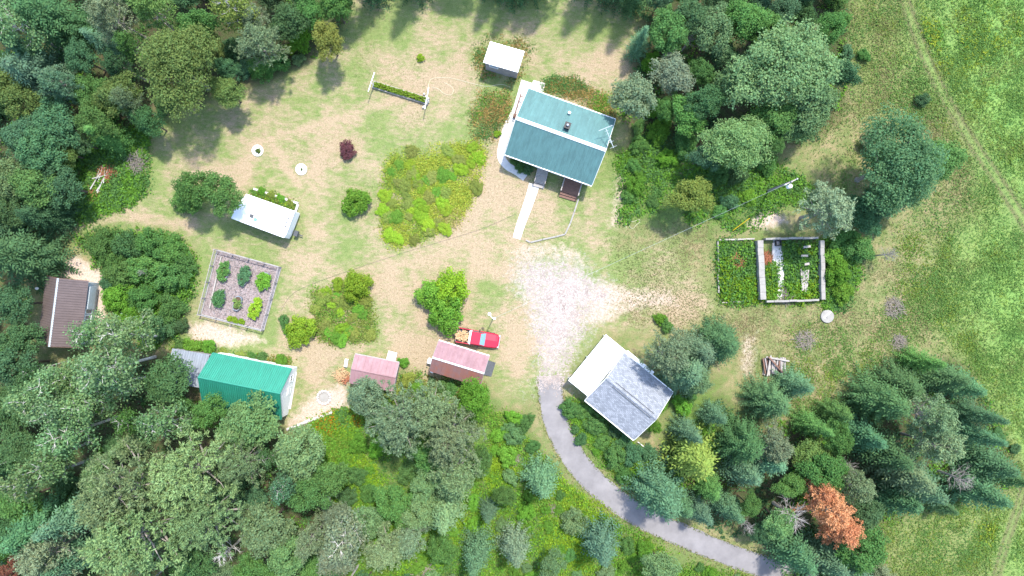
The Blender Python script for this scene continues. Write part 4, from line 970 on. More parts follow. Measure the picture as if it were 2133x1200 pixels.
for i in range(4):
    a, b = G(*gc[i])-o0, G(*gc[(i+1) % 4])-o0; d = b-a; Mx = Matrix.Translation(a) @ Matrix.Rotation(math.atan2(d.y, d.x), 4, 'Z'); Ln = d.length
    MB().box(.06, Ln-.06, -.06, .06, .0, .18, Mx).build('bottom_board', M['silverwood'], gf)
    MB().box(.06, Ln-.06, -.035, .035, 1.1, 1.17, Mx).build('top_rail', M['greywood'], gf)
    npost = 4
    for k in range(npost): x = Ln*k/npost; MB().box(x-.06, x+.06, -.06, .06, -.05, 1.25, Mx).build('post', M['greywood'], gf)
    wm = MB()
    for z in (.35, .6, .85): wm.box(.06, Ln-.06, -.008, .008, z, z+.016, Mx)
    for k in range(int(Ln/.5)): wm.box(k*.5+.2, k*.5+.216, -.006, .006, .19, 1.09, Mx)
    wm.build('wire_mesh', M['galv'], gf)
a, b = G(450,535)-o0, G(424,650)-o0; d = b-a; Mx = Matrix.Translation(a+Vector((.75, 0, 0))) @ Matrix.Rotation(math.atan2(d.y, d.x), 4, 'Z')
MB().box(0, d.length*.93, -.07, .07, .05, .3, Mx).build('inner_board', M['silverwood'], gf)
TUB = [(467,565,13,20,'mid','bushy mid-green vegetables, at the fence corner',.14), (509,576,11,22,'teal','bluish narrow foliage, between two greener tubs',.12), (549,585,14,21,'fresh','bright leafy greens overflowing it',.16), (457,622,12,19,'dark','half dark, half light green plants',.1), (494,632,11,18,'olive','sparse reddish plants and bare soil showing',.05), (532,644,12,22,'lime','feathery lime green plants',.14)]
for i, (px, py, hw, hl, tn, ds, sp) in enumerate(TUB):
    q = G(px, py, .5); o = empty('planter_tub', (q.x, q.y, 0.05), math.radians(-15)); tag(o, 'oval metal garden tub with '+ds, 'planter', 'tubs in the fenced garden')
    a_, b_ = hw*PX*.72, hl*PX*.86
    ov = lambda k: [((a_*k)*math.copysign(abs(math.cos(t))**.7, math.cos(t)), (b_*k)*math.copysign(abs(math.sin(t))**.7, math.sin(t))) for t in [2*math.pi*j/20 for j in range(20)]]
    A_, B_ = ov(1), ov(.9); n = 20
    vs = [(x, y, 0) for x, y in A_]+[(x, y, .5) for x, y in A_]+[(x, y, .5) for x, y in B_]+[(x, y, .2) for x, y in B_]
    MB().add(vs, [(r*n+j, r*n+(j+1) % n, (r+1)*n+(j+1) % n, (r+1)*n+j) for r in range(3) for j in range(n)]).build('tub', M['galv'], o)
    MB().prism(B_, .1, .42).build('soil', M['soil'], o)
    rs = np.random.RandomState(30+i); npf = 34 if tn != 'olive' else 7; kk = 1.08 if tn != 'olive' else .75; m = npf*60
    th = rs.rand(npf)*6.283; rd = rs.rand(npf)**.4; cx_ = np.cos(th)*rd; cy_ = np.sin(th)*rd
    C_ = np.stack([cx_*(a_*kk+sp*.6), cy_*(b_*kk+sp*.6), .5+.3*rs.rand(npf)*(1-.5*np.abs(cy_))], -1)
    P = np.repeat(C_, 60, 0)+rs.normal(size=(m, 3))*np.array([.11, .11, .09])*np.repeat(rs.uniform(.6, 1.5, npf), 60)[:, None]
    P[:, 2] = np.maximum(P[:, 2], .44)
    f_ = bpy.data.objects.new('plants', card_mesh('plants', cards(P, rs.normal(size=(m, 3))*.6+np.array([0, 0, 1]), .2, .14, rs), M['leaf'], rs)); link(f_, o); f_.color = (*(c_*1.3 for c_ in TINT[tn]), 1)
    if tn == 'dark':
        f_.color = (.10, .23, .085, 1)

# ------------------------------------------------------------------ ruined foundation
fd = empty('ruined_foundation', G(1603,563)); tag(fd, 'roofless concrete foundation walls filled with weeds', 'ruin'); o0 = G(1603,563)
def fwall(p, q, th, h, m_='concrete', name='wall'):
    a, b = G(*p)-o0, G(*q)-o0; d = b-a; Mx = Matrix.Translation(a) @ Matrix.Rotation(math.atan2(d.y, d.x), 4, 'Z'); rr = random.Random(int(p[0]+p[1]))
    n = max(3, int(d.length/.9))
    for i in range(n):
        x0, x1 = d.length*i/n, d.length*(i+1)/n; e = rr.uniform(-.03, .03)
        MB().cbox(0, x1-x0-.006, -th/2+e, th/2+e, -.05, h+rr.uniform(-.05, .03), .02).build(name, M[m_], fd).matrix_local = Mx @ Matrix.Translation((x0, 0, 0))
fwall((1577,502), (1583,624), .72, 1.15); fwall((1706,502), (1708,624), .5, 1.0)
fwall((1589,499), (1698,496), .25, 1.0); fwall((1592,628), (1700,625), .25, .9)
fwall((1494,502), (1496,566), .16, .35, 'silverwood', 'timber'); fwall((1495,572), (1496,610), .16, .3, 'silverwood', 'timber'); fwall((1497,500), (1570,498), .2, .4, 'silverwood', 'timber'); fwall((1503,630), (1566,627), .14, .3, 'silverwood', 'timber')
fs_ = slab('foundation_floor', [(1611,500),(1625,500),(1634,560),(1631,600),(1640,625),(1610,625),(1614,600),(1608,550)], -.05, .045, M['paleconc']); fs_['kind'] = 'structure'
q = G(1619,507); tg = empty('black_crate', (q.x, q.y, .05), .1); tag(tg, 'black open crate on the ruin floor by the wall', 'crate')
for x in (-.3, .3): MB().box(x-.04, x+.04, -.34, .34, 0, .45).build('side', M['black'], tg)
for y in (-.3, .3): MB().box(-.258, .258, y-.04, y+.04, 0, .45).build('side', M['black'], tg)
MB().box(-.255, .255, -.255, .255, .02, .06).build('base', M['stone'], tg)
def timber(px, py, L, wd, ang, z, label, m_='silverwood', tilt=0.0, name='loose_plank', grp=None, h=.06):
    q = G(px, py, z); o = MB().box(-L/2, L/2, -wd/2, wd/2, -h/2, h/2).build(name, M[m_]); o.location = (q.x, q.y, z); o.rotation_euler = (0, tilt, math.radians(ang)); tag(o, label, 'plank', grp); return o
for i in range(5): timber(1670+i*3.1, 583+(i % 2)*2, 2.7-.2*(i % 3), .16, 93-i*2, .55, 'silvery plank lying across the ruin weeds', grp='planks in the ruin')
for (px, py, L, a) in ((1681,514,.9,8), (1676,533,.85,2), (1681,550,.6,10)): timber(px, py, L, .28, a, .6, 'short pale board resting in the ruin', grp='short boards in the ruin')
timber(1609,519,1.6,.12,88,.1,'upright-looking board beside the black crate in the ruin')
def brush(name, px, py, r, n, mats, label, h=.6, cat='brush pile', ang=None, L=(.6, 1.6), th=.025, seed=0):
    rr = random.Random(seed+int(px)); q = G(px, py); mb = MB()
    for i in range(n):
        a = rr.uniform(0, 6.28) if ang is None else math.radians(ang)+rr.gauss(0, .35); d = r*PX*math.sqrt(rr.random()); t = rr.uniform(0, 6.28); l_ = rr.uniform(*L)/2
        x, y = d*math.cos(t), d*math.sin(t); z = max(.05, h*(1-(d/(r*PX))**2)*rr.uniform(.2, 1)); dz = rr.uniform(-.25, .25)*l_; z = max(z, abs(dz)+.04)
        k = Vector((rr.uniform(-.1, .1), rr.uniform(-.1, .1), 0)); r0 = th*rr.uniform(.6, 1.5)
        mb.tube([(x-math.cos(a)*l_, y-math.sin(a)*l_, z-dz), (x+k.x, y+k.y, z), (x+math.cos(a)*l_, y+math.sin(a)*l_, z+dz)], [r0, r0*.8, r0*.4], 4)
    o = mb.build(name, M[mats]); o.location = (q.x, q.y, 0); tag(o, label, cat); return o
brush('brush_pile', 285, 335, 22, 150, 'deadwood', 'grey heap of cut branches at the lawn edge', .9)
brush('brush_pile', 282, 345, 16, 60, 'deadwood', 'pale root ball on the grey branch heap', .6, cat='stump')
brush('brush_pile', 225, 362, 20, 120, 'redtwig', 'heap of reddish dead conifer branches beside grey heap', .6)
brush('brush_pile', 196, 403, 15, 90, 'redtwig', 'small reddish twig heap at the edge of the undergrowth', .4)
brush('fallen_branch', 212, 372, 14, 8, 'whitebark', 'pale fallen branches lying over reddish twig heap', .5, 'branch', 60, (2.2, 3.6), .06)
brush('brush_pile', 1675, 709, 18, 110, 'deadwood', 'low grey twig heap ringed by weeds near timber pile', .35)
brush('brush_pile', 1862, 640, 20, 120, 'deadwood', 'grey dead branches lying in the meadow grass', .5)
brush('brush_pile', 1872, 712, 14, 80, 'deadwood', 'small grey twig heap near the spruce grove', .4)
brush('brush_pile', 1540, 545, 15, 50, 'redtwig', 'rusty dead twigs among weeds in the timber frame', .7)
brush('brush_pile', 1596, 538, 12, 90, 'redtwig', 'orange-brown dead stalks inside the ruin wall', .4, ang=70)
brush('brush_pile', 1640, 618, 15, 60, 'deadwood', 'dark grey broken branches at the foot of the ruin wall', .5)
brush('debris_heap', 712, 783, 16, 110, 'cutwood', 'heap of splintered wood scraps beside the pink-roofed shed', .6, 'debris', L=(.4, .9), th=.05)
brush('debris_heap', 722, 792, 8, 30, 'redtwig', 'rust red scrap leaning against the pink-roofed shed', .7, 'debris', L=(.4, 1.0), th=.05)
brush('brush_pile', 1068, 955, 14, 70, 'deadwood', 'grey dead twigs in the scrub beside the driveway', .5)
brush('brush_pile', 1150, 1062, 13, 70, 'deadwood', 'pinkish grey twig heap inside the driveway bend', .4)
brush('brush_pile', 885, 1190, 22, 90, 'deadwood', 'brown branch heap deep in the scrub', .5, L=(1, 2.4), th=.03)
# timber pile
rr = random.Random(3)
for i in range(26):
    lay = i//9; a = 88+rr.uniform(-12, 12)
    timber(1592+(i % 9)*5.2+rr.uniform(-1.5, 1.5), 764+rr.uniform(-3, 3), rr.uniform(1.7, 2.4), rr.uniform(.13, .22), a, .09+lay*.17, 'weathered grey timber stacked in the meadow pile', ('silverwood', 'greywood', 'greywood', 'brownwood')[rr.randint(0, 3)], name='old_timber', grp='timbers in the meadow pile', h=.14)
timber(1620,748,2.9,.2,-10,.62,'long pale timber lying across the top of pile',name='old_timber',h=.14)
timber(1602,762,2.6,.17,80,.66,'silvery beam lying lengthwise over the timber pile',name='old_timber',h=.14); timber(1616,760,2.7,.17,-48,.82,'beam lying diagonally over the timber pile',name='old_timber',m_='brownwood',h=.14)
# well cover, tree rings, fire ring
q = G(1722,659); o = empty('well_cover', (q.x, q.y, 0)); tag(o, 'round pale concrete well cover in the meadow grass', 'cover')
MB().lathe([(.05, 0), (.82, 0), (.82, .22), (.78, .26), (.05, .26)], 28).build('disc', M['concrete'], o); MB().lathe([(.12, .262), (.2, .262), (.2, .34), (.12, .34)], 14).build('hatch', M['concrete'], o)
MB().box(-.7, .5, -.09, .09, .262, .32, Matrix.Translation((0, .25, 0)) @ Matrix.Rotation(.75, 4, 'Z')).build('board', M['white'], o)
for i, (px, py, lb) in enumerate(((537,314,'white stone tree ring around a small leafy sapling'), (628,353,'white stone tree ring around a nearly bare stem'))):
    q = G(px, py); o = empty('tree_ring', (q.x, q.y, 0)); tag(o, lb, 'tree ring'); n = 14
    for k in range(n):
        a0, a1 = 6.283*k/n+.012, 6.283*(k+1)/n-.012
        MB().prism([(.72*math.cos(a0), .72*math.sin(a0)), (.72*math.cos(a1), .72*math.sin(a1)), (.5*math.cos(a1), .5*math.sin(a1)), (.5*math.cos(a0), .5*math.sin(a0))][::1], 0, .14).build('paver', M['white'], o)
    MB().lathe([(.02, 0), (.495, 0), (.495, .07), (.02, .09)], 16).build('white_stones', M['white'], o)
    plant('bush', px, py, 6 if i == 0 else 3, 'olive', ['small sapling growing in the white stone ring', 'tiny stem in the other white stone ring'][i], name='sapling', cat='plant')
q = G(675,828); o = empty('fire_ring', (q.x, q.y, 0)); tag(o, 'ring of pale stones around a fire pit on bare ground', 'fire pit')
for k in range(14):
    a0 = 6.283*k/14; MB().lathe([(.05, 0), (.2, .02), (.18, .15), (.06, .2)], 7, (.8*math.cos(a0), .8*math.sin(a0), 0)).build('stone', M['stone'], o)
MB().lathe([(.02, 0), (.62, 0), (.6, .03), (.02, .05)], 16).build('ash', M['concrete'], o)
c = catmull([(G(*p).x, G(*p).y, 0) for p in [(600,894),(625,884),(645,876),(668,868),(690,860)]], 5)
ws = empty('stone_edging', c[0]); tag(ws, 'curved row of pale stones along the flower slope', 'edging')
for k, p in enumerate(c): MB().lathe([(.05, -.02), (.22, 0), (.2, .16), (.08, .22)], 7, (p.x-c[0].x, p.y-c[0].y, 0)).build('stone', M['stone'], ws)
# loose gravel on the yard
rs = np.random.RandomState(77); q = rand_in(GRAVEL, 3400, rs); q += rs.normal(size=q.shape)*5; q = q[sdist(GRAVEL, q[:, 0], q[:, 1])+(fbm(q[:, 0], q[:, 1], 30, 5)-.5)*40 > 4]; q = np.vstack([q, np.stack([rs.uniform(1118, 1176, 420), 784+np.abs(rs.normal(size=420))*13], -1)])
me_v = []; me_f = []
base = np.array([(1, 0, 0), (0, 1, 0), (-1, 0, 0), (0, -1, 0), (0, 0, .8)]); ff = np.array([(0, 1, 4), (1, 2, 4), (2, 3, 4), (3, 0, 4)])
sc = rs.uniform(.05, .13, len(q)); an_ = rs.rand(len(q))*6.28
bx = base[None]*sc[:, None, None]*rs.uniform(.7, 1.3, (len(q), 5, 1)); rx = bx[..., 0]*np.cos(an_)[:, None]-bx[..., 1]*np.sin(an_)[:, None]; ry = bx[..., 0]*np.sin(an_)[:, None]+bx[..., 1]*np.cos(an_)[:, None]
V = np.stack([rx+((q[:, 0]-1066.5)*PX)[:, None], ry+(-(q[:, 1]-600)*PX)[:, None], bx[..., 2]+np.where((q[:, 1] > 780)[:, None], .032, 0)], -1).reshape(-1, 3)
F = (np.arange(len(q))[:, None, None]*5+ff[None]).reshape(-1, 3)
o = bpy.data.objects.new('gravel', np_mesh('gravel', V, F, M['pebble'])); link(o); tag(o, 'loose pale gravel scattered over the bare yard', 'gravel', kind='stuff')

# ------------------------------------------------------------------ trees picked out one by one
U = [  # kind, px, py, radius px, tint, label
 ('bigtree',360,135,92,'olive','large olive crowned tree bulging over the lawn edge'),
 ('shrub',345,215,28,'dark','dark shrub at the foot of the large olive tree'),
 ('tree',405,395,44,'mid','leafy tree beside the camper trailer, its fuller half'), ('tree',465,400,42,'mid','leafy tree touching the camper roof'), ('shrub',385,420,32,'mid','low leafy skirt of the camper tree'),
 ('bush',741,421,32,'fresh','dense rounded green tree alone on the lawn'),
 ('bush',723,313,20,'purple','dark purple-leaved shrub alone on the lawn'),
 ('bush',876,121,9,'lime','small lime ball shrub above the clothesline'), ('bush',1036,279,8,'lime','small lime ball shrub beside the house path'),
 ('shrub',742,597,36,'lime','lime yellow shrub at the tip of the flower bed'), ('shrub',627,690,37,'lime','lime yellow shrub between the garden fence and sheds'),
 ('shrub',938,604,46,'lime','big round light green lilac on the lawn, sunny lobe'), ('shrub',908,615,44,'fresh','leafy side lobe of the big lilac away from gravel'), ('shrub',930,650,46,'fresh','drooping lower lobe of the big lilac near pickup'),
 ('tree',990,832,42,'fresh','bright green tree at the workshop corner'),
 ('tree',764,828,42,'silver','pale tree standing against the pink-roofed shed'),
 ('bigpine',835,868,68,'grey','tall grey-green pine behind pink-roofed shed'), ('bigpine',898,858,58,'grey','tall pale pine behind the workshop'),('bigpine',935,915,62,'grey','tall feathery pine above the scrub, beside bright tree'),
 ('tree',345,795,52,'dark','round dark tree overlapping the galvanised lean-to'), ('tree',430,853,36,'mid','round tree at the green shed corner'), ('tree',517,885,62,'light','big round tree covering green shed eave'), ('tree',620,945,56,'light','round tree standing near the stone edging'),
 ('tree',548,1100,58,'light','round pale tree beside the huge spreading pines'), ('tree',640,1030,44,'mid','round tree beside the bright fern clearing'),
 ('bigpine',265,1015,92,'sage','huge sage green pine, outer crown beside the poplars'), ('bigpine',400,985,88,'sage','huge sage green pine with grey limbs nearest green shed'), ('bigpine',300,1110,92,'sage','huge sage green pine deep in the woods'), ('bigpine',430,1085,74,'sage','sage green pine between huge pines and round pale tree'), ('bigpine',500,965,52,'sage','smaller sage green pine behind the round shed tree'),
 ('widespruce',60,537,62,'dark','dense rounded dark spruce above the cabin roof'),
 ('bigtree',1640,140,108,'light','huge pale leaved tree overlooking the meadow'), ('tree',1700,225,52,'light','pale tree at the foot of the huge meadow tree'), ('bigtree',1540,295,70,'light','pale tall tree between grove and utility pole'), ('tree',1530,175,46,'light','pale tree in the middle of the house grove'),
 ('tree',1325,205,48,'silver','silvery tree nearest the teal house gable'), ('spruce',1331,95,24,'blue','small bluish conifer at lawn edge near white-roofed shed'),
 ('tree',1440,408,44,'yellow','yellow-green tree below the pale tall tree'), ('shrub',1325,385,26,'fresh','green shrub across the track from the brown deck'),
 ('bigtree',1880,345,100,'teal','huge willow-like tree standing out in the meadow'), ('tree',1950,330,54,'mid','side lobe of the willow-like meadow tree'),('tree',1855,330,40,'light','pale lobe tinted as a highlight in the willow-like tree'),('tree',1905,385,42,'light','pale leafy skirt tinted as a highlight below the willow-like tree'),('shrub',1830,290,36,'grey','grey twiggy shrub at foot of willow-like tree'),('pine',1722,440,54,'silver','silvery feathery tree above the ruined foundation'),  # pale lobes put highlights of the willow-like crown into leaf tint
 ('pine',1725,1050,46,'orange','dead pine with bright orange needles'), ('pine',1745,1100,44,'orange','lower half of orange dead pine clump'), ('pine',1705,1030,30,'orange','small orange dead pine crown'),
 ('pine',20,1187,26,'rust','rust red dead conifer deep in the woods'),
 ('widespruce',1598,835,46,'dark','dense rounded spruce beside the timber pile'), ('widespruce',1450,735,44,'blue','broad spruce between garage pine and red-topped spruce'), ('spruce',1655,800,34,'blue','blue spruce touching the timber pile'),
 ('widespruce',1498,712,46,'dark','dense spruce with a reddish top behind the garage'), ('pine',1400,735,52,'grey','grey-green pine behind the garage'), ('widespruce',1425,775,52,'blue','broad spruce leaning over the garage roof'),
 ('spruce',1445,950,54,'yellow','yellow-green spruce beside the garage drain'), ('widespruce',1370,1020,56,'blue','broad pale spruce overhanging the driveway'),
 ('spruce',1125,995,40,'blue','solitary blue spruce inside the driveway bend'), ('spruce',1255,1130,42,'blue','blue spruce close to the driveway edge'), ('spruce',995,1145,36,'blue','blue-green spruce of a pair in scrub'), ('spruce',1070,1135,36,'silver','silvery spruce of a pair in scrub'),
 ('poplar',200,700,42,'light','poplar whose limbs cross the brown cabin roof'), ('poplar',340,890,50,'light','half bare poplar with bone white limbs beside green shed'),
]
for t in U: plant(t[0], t[1], t[2], t[3], t[4], t[5])
q = G(1512,718,7); 
W_ = [  # the rest: kind, px, py, r, tint
 ('poplar',30,50,52,'light'),('widespruce',130,50,60,'deep'),('pine',232,30,42,'grey'),('spruce',228,95,30,'blue'),('pine',312,28,44,'olive'),('tree',405,50,40,'mid'),('poplar',490,22,46,'yellow'),('pine',545,85,48,'grey'),('pine',530,45,36,'grey'),('tree',600,40,42,'dark'),('tree',642,20,36,'mid'),('tree',695,12,36,'mid'),('shrub',625,75,30,'fresh'),('tree',678,82,36,'yellow'),('bush',604,102,15,'lime'),('shrub',545,142,32,'mid'),('bush',580,132,24,'mid'),('bush',508,142,24,'teal'),('bush',622,124,14,'light'),('tree',470,142,24,'teal'),('tree',440,95,30,'olive'),
 ('tree',165,118,36,'teal'),('widespruce',92,155,54,'blue'),('spruce',60,112,40,'teal'),('tree',25,195,46,'olive'),('pine',130,175,40,'blue'),('tree',242,195,46,'olive'),('tree',182,190,42,'mid'),('tree',112,258,52,'teal'),('tree',198,252,40,'mid'),('tree',40,285,42,'teal'),('tree',80,315,48,'teal'),('tree',18,365,46,'light'),('tree',128,388,44,'teal'),('tree',60,390,46,'mid'),('pine',272,215,28,'grey'),('shrub',225,240,28,'mid'),('bush',205,255,20,'fresh'),
 ('widespruce',105,448,40,'deep'),('tree',30,432,42,'dark'),('spruce',15,485,36,'teal'),('tree',28,632,46,'teal'),('tree',38,705,40,'dark'),('tree',18,765,48,'teal'),('tree',62,815,46,'dark'),('tree',25,850,46,'dark'),
 ('poplar',252,712,50,'light'),('poplar',165,775,42,'light'),('poplar',210,765,55,'light'),('poplar',255,800,46,'light'),('poplar',122,805,46,'light'),('poplar',75,835,48,'light'),('poplar',190,835,48,'light'),('poplar',150,900,50,'light'),('poplar',98,950,50,'light'),('tree',40,930,44,'dark'),('poplar',72,1005,48,'light'),('tree',200,985,40,'light'),('poplar',120,860,46,'light'),
 ('spruce',165,1075,46,'blue'),('widespruce',100,1090,56,'teal'),('tree',38,1045,46,'mid'),('pine',95,1155,56,'grey'),('spruce',180,1150,44,'blue'),('tree',15,1110,40,'dark'),('dead',470,1152,34,'light'),('tree',530,1190,40,'mid'),('tree',400,1180,44,'dark'),('tree',600,1165,44,'light'),('dead',682,1042,20,'light'),('pine',650,1120,40,'grey'),('tree',700,1165,46,'silver'),
 ('poplar',730,1115,50,'silver'),('pine',800,1150,46,'grey'),('tree',822,1047,44,'mid'),('tree',700,1075,34,'silver'),('tree',900,965,42,'mid'),('pine',952,985,50,'grey'),('spruce',930,1055,44,'light'),('spruce',1018,1062,20,'blue'),('tree',1048,1036,24,'mid'),('tree',885,1010,34,'light'),('shrub',850,985,28,'mid'),('shrub',1195,1088,32,'light'),('bush',880,1090,24,'fresh'),('tree',1380,1185,36,'light'),('shrub',740,990,24,'mid'),('shrub',725,1035,22,'dark'),
 ('bush',1242,886,24,'mid'),('bush',1190,852,22,'mid'),('bush',1216,858,18,'mid'),('shrub',1280,950,28,'mid'),('shrub',1318,948,26,'teal'),('bush',1255,920,18,'mid'),('bush',1350,945,20,'teal'),('shrub',1300,990,22,'mid'),('shrub',1070,905,26,'light'),('shrub',1095,880,22,'mid'),('bush',1040,905,18,'fresh'),('bush',1070,870,18,'fresh'),('bush',1110,930,16,'mid'),
 ('bush',1375,665,14,'fresh'),('bush',1390,680,14,'mid'),('bush',1380,840,18,'fresh'),('bush',1420,845,22,'fresh'),('bush',1440,820,18,'mid'),('spruce',1485,862,26,'blue'),('pine',1455,800,32,'grey'),('spruce',1430,900,30,'blue'),('tree',1365,890,16,'fresh'),
 ('widespruce',1545,920,50,'dark'),('spruce',1590,955,44,'blue'),('spruce',1545,975,40,'blue'),('pine',1620,930,40,'grey'),('spruce',1515,1055,32,'blue'),('spruce',1452,1062,30,'blue'),('spruce',1415,1050,30,'teal'),
 ('widespruce',1830,830,56,'dark'),('widespruce',1870,800,48,'dark'),('spruce',1790,905,42,'teal'),('tree',1750,915,36,'mid'),('spruce',1840,935,48,'dark'),('spruce',1870,975,52,'grey'),('spruce',1900,1000,48,'blue'),('spruce',1865,1035,46,'teal'),('pine',1935,870,46,'grey'),('pine',1950,930,50,'grey'),('spruce',1960,790,40,'dark'),('spruce',1998,800,34,'teal'),('spruce',2030,865,30,'teal'),('spruce',2030,905,30,'teal'),('spruce',2050,965,44,'teal'),('spruce',2085,985,34,'dark'),('spruce',2030,1020,44,'teal'),('deadgrey',1920,860,40,'light'),('deadgrey',2000,1000,34,'light'),
 ('tree',1720,985,46,'mid'),('deadgrey',1645,1075,52,'light'),('tree',1630,1090,34,'light'),('spruce',1650,1150,46,'teal'),('spruce',1710,1160,44,'blue'),('tree',1800,1150,52,'mid'),('spruce',1770,1180,44,'blue'),('tree',1690,950,38,'olive'),('pine',1780,1010,36,'grey'),('deadgrey',1760,975,30,'light'),('deadgrey',1555,1095,22,'light'),('tree',1650,1010,32,'mid'),
 ('tree',1400,150,46,'silver'),('tree',1395,60,46,'mid'),('tree',1440,35,44,'dark'),('tree',1490,60,48,'light'),('tree',1545,40,48,'mid'),('tree',1590,60,46,'mid'),('tree',1470,210,42,'dark'),('tree',1430,240,40,'mid'),('deadgrey',1560,195,26,'light'),('deadgrey',1435,85,24,'light'),('shrub',1375,270,30,'fresh'),('shrub',1390,330,24,'fresh'),('shrub',1330,300,22,'mid'),('tree',1620,250,46,'mid'),('tree',1660,265,38,'light'),('shrub',1600,340,24,'mid'),('shrub',1500,360,24,'mid'),('tree',1580,130,42,'dark'),('bush',1355,130,20,'fresh'),('bush',1355,230,18,'fresh'),('bush',1320,345,16,'mid'),('bush',1310,410,16,'mid'),('bush',1360,420,14,'mid'),('bush',1330,265,16,'mid'),('tree',1730,60,34,'mid'),
 ('bush',1500,440,16,'mid'),('bush',1560,410,18,'fresh'),('bush',1520,420,18,'teal'),('bush',1760,500,30,'mid'),('shrub',1790,520,34,'mid'),('shrub',1745,570,32,'fresh'),('bush',1740,530,24,'fresh'),('bush',1755,610,24,'fresh'),('bush',1815,470,22,'teal'),('deadgrey',1850,530,22,'light'),('bush',1700,420,20,'dark'),('tree',1790,440,40,'teal'),('tree',1830,420,40,'teal'),
 ('bush',1922,208,16,'dark'),('bush',1760,40,16,'mid'),('bush',1800,115,14,'mid'),('bush',2115,935,12,'dark'),('bush',1765,110,16,'teal'),
 ('shrub',210,508,34,'mid'),('shrub',262,512,34,'dark'),('shrub',318,508,38,'mid'),('shrub',360,520,36,'mid'),('shrub',385,550,28,'mid'),('shrub',300,560,40,'mid'),('shrub',355,580,38,'mid'),('shrub',250,570,36,'mid'),('shrub',240,620,34,'fresh'),('shrub',300,620,36,'mid'),('shrub',355,640,34,'mid'),('shrub',270,670,34,'fresh'),('shrub',330,685,34,'dark'),('shrub',235,545,28,'mid'),('shrub',375,680,18,'dark'),('bush',225,590,20,'teal'),('deadgrey',300,566,12,'light'),
 ('tree',700,-20,40,'mid'),('tree',880,1065,40,'light'),('tree',1000,965,30,'mid'),('tree',765,1085,38,'light'),('pine',855,1125,40,'grey'),('tree',925,1145,34,'mid'),('tree',1150,1175,30,'light'),
]
for t in W_: plant(*t)
# tall trees just beyond the lawn: their shadows reach into the photograph
for (px, py, r, k) in ((775,-48,38,'spruce'),(860,-60,40,'spruce'),(905,-110,40,'spruce'),(1030,-60,36,'spruce'),(1068,-45,36,'spruce'),(1110,-55,38,'spruce'),(1170,-110,40,'pine'),(1238,-60,40,'spruce'),(1290,-40,40,'spruce'),(1330,-20,36,'spruce'),(960,-120,44,'tree')):
    plant(k, px, py, r, 'dark', hs=1.35)
# filling the woods between them and a margin round the photograph
def fill(poly, kinds, tints, step, seed, lo=24, hi=44, tries=2500, edge=0.72):
    rs = np.random.RandomState(seed); rr = random.Random(seed); got = 0
    for px, py in rand_in(poly, tries, rs):
        r = rr.uniform(lo, hi)
        if px < -170 or px > 2300 or py < -150 or py > 1360: continue
        if any((px-a)**2+(py-b)**2 < ((r+c)*edge)**2 for a, b, c in PLACED): continue
        plant(rr.choice(kinds), px, py, r, rr.choice(tints)); got += 1
    return got
n = 0
n += fill(NWW, ['tree', 'tree', 'spruce', 'pine', 'shrub'], ['dark', 'teal', 'mid', 'olive', 'deep'], 1, 1)
n += fill(SWW, ['tree', 'tree', 'poplar', 'shrub', 'spruce'], ['dark', 'teal', 'mid', 'light'], 1, 2)
n += fill(NEW, ['tree', 'tree', 'shrub'], ['dark', 'mid', 'teal'], 1, 3, 22, 38)
n += fill(SEW, ['spruce', 'spruce', 'tree', 'pine', 'shrub'], ['dark', 'teal', 'mid', 'grey'], 1, 4, 20, 36, edge=.8)
n += fill([(720,900),(1000,880),(1100,900),(1150,980),(1240,1070),(1400,1160),(1640,1240),(1640,1400),(720,1400)], ['bush', 'shrub', 'bush', 'bush'], ['mid', 'fresh', 'light', 'fresh', 'fresh'], 1, 5, 10, 24, 700, edge=.85)
n += fill(DRIVEV, ['bush'], ['mid', 'fresh', 'dark'], 1, 6, 9, 18, 120, edge=.8)
print('filled', n, 'plants', len(PLACED))

# ------------------------------------------------------------------ island bed and flower bed bushes
ISL = [(800,345),(840,312),(930,308),(1000,300),(1005,345),(985,420),(950,470),(880,500),(805,505),(790,470),(795,400)]
rs = np.random.RandomState(12)
for i, (x, y) in enumerate(rand_in(ISL, 60, rs)):
    if all((x-a)**2+(y-b)**2 > 11**2 for a, b, c in PLACED[-60:]): plant('bush', x, y, rs.uniform(10, 17), ['fresh', 'yellow', 'lime', 'lime', 'yellow'][i % 5], hs=.45)
FB = [(650,612),(690,600),(720,580),(760,620),(770,660),(780,700),(740,712),(700,715),(670,700),(660,660)]
for i, (x, y) in enumerate(rand_in(FB, 34, rs)): plant('bush', x, y, rs.uniform(8, 15), ['yellow', 'fresh', 'lime', 'yellow'][i % 4], hs=.6)
for (x, y, r, t) in ((592,670,14,'mid'),(600,690,12,'fresh'),(400,722,20,'fresh'),(435,722,16,'fresh'),(375,722,16,'mid'),(545,745,12,'mid'),(585,752,14,'fresh'),(465,733,10,'yellow'),(500,740,10,'yellow'),(525,742,10,'mid'),(840,755,12,'fresh'),(850,790,16,'yellow'),(815,815,18,'yellow'),(870,805,14,'fresh'),(920,805,14,'mid'),(940,812,16,'mid'),(900,795,10,'dark')):
    plant('bush', x, y, r, t)
for (x, y, r, t) in ((1085,345,14,'mid'),(1100,352,12,'dark'),(1072,335,10,'mid'),(545,398,9,'fresh'),(565,405,9,'yellow'),(585,413,9,'fresh'),(605,422,8,'yellow'),(490,668,8,'lime'),(478,665,7,'lime'),(503,670,7,'lime')):
    plant('bush', x, y, r, t, {1: None}.get(0) or None)

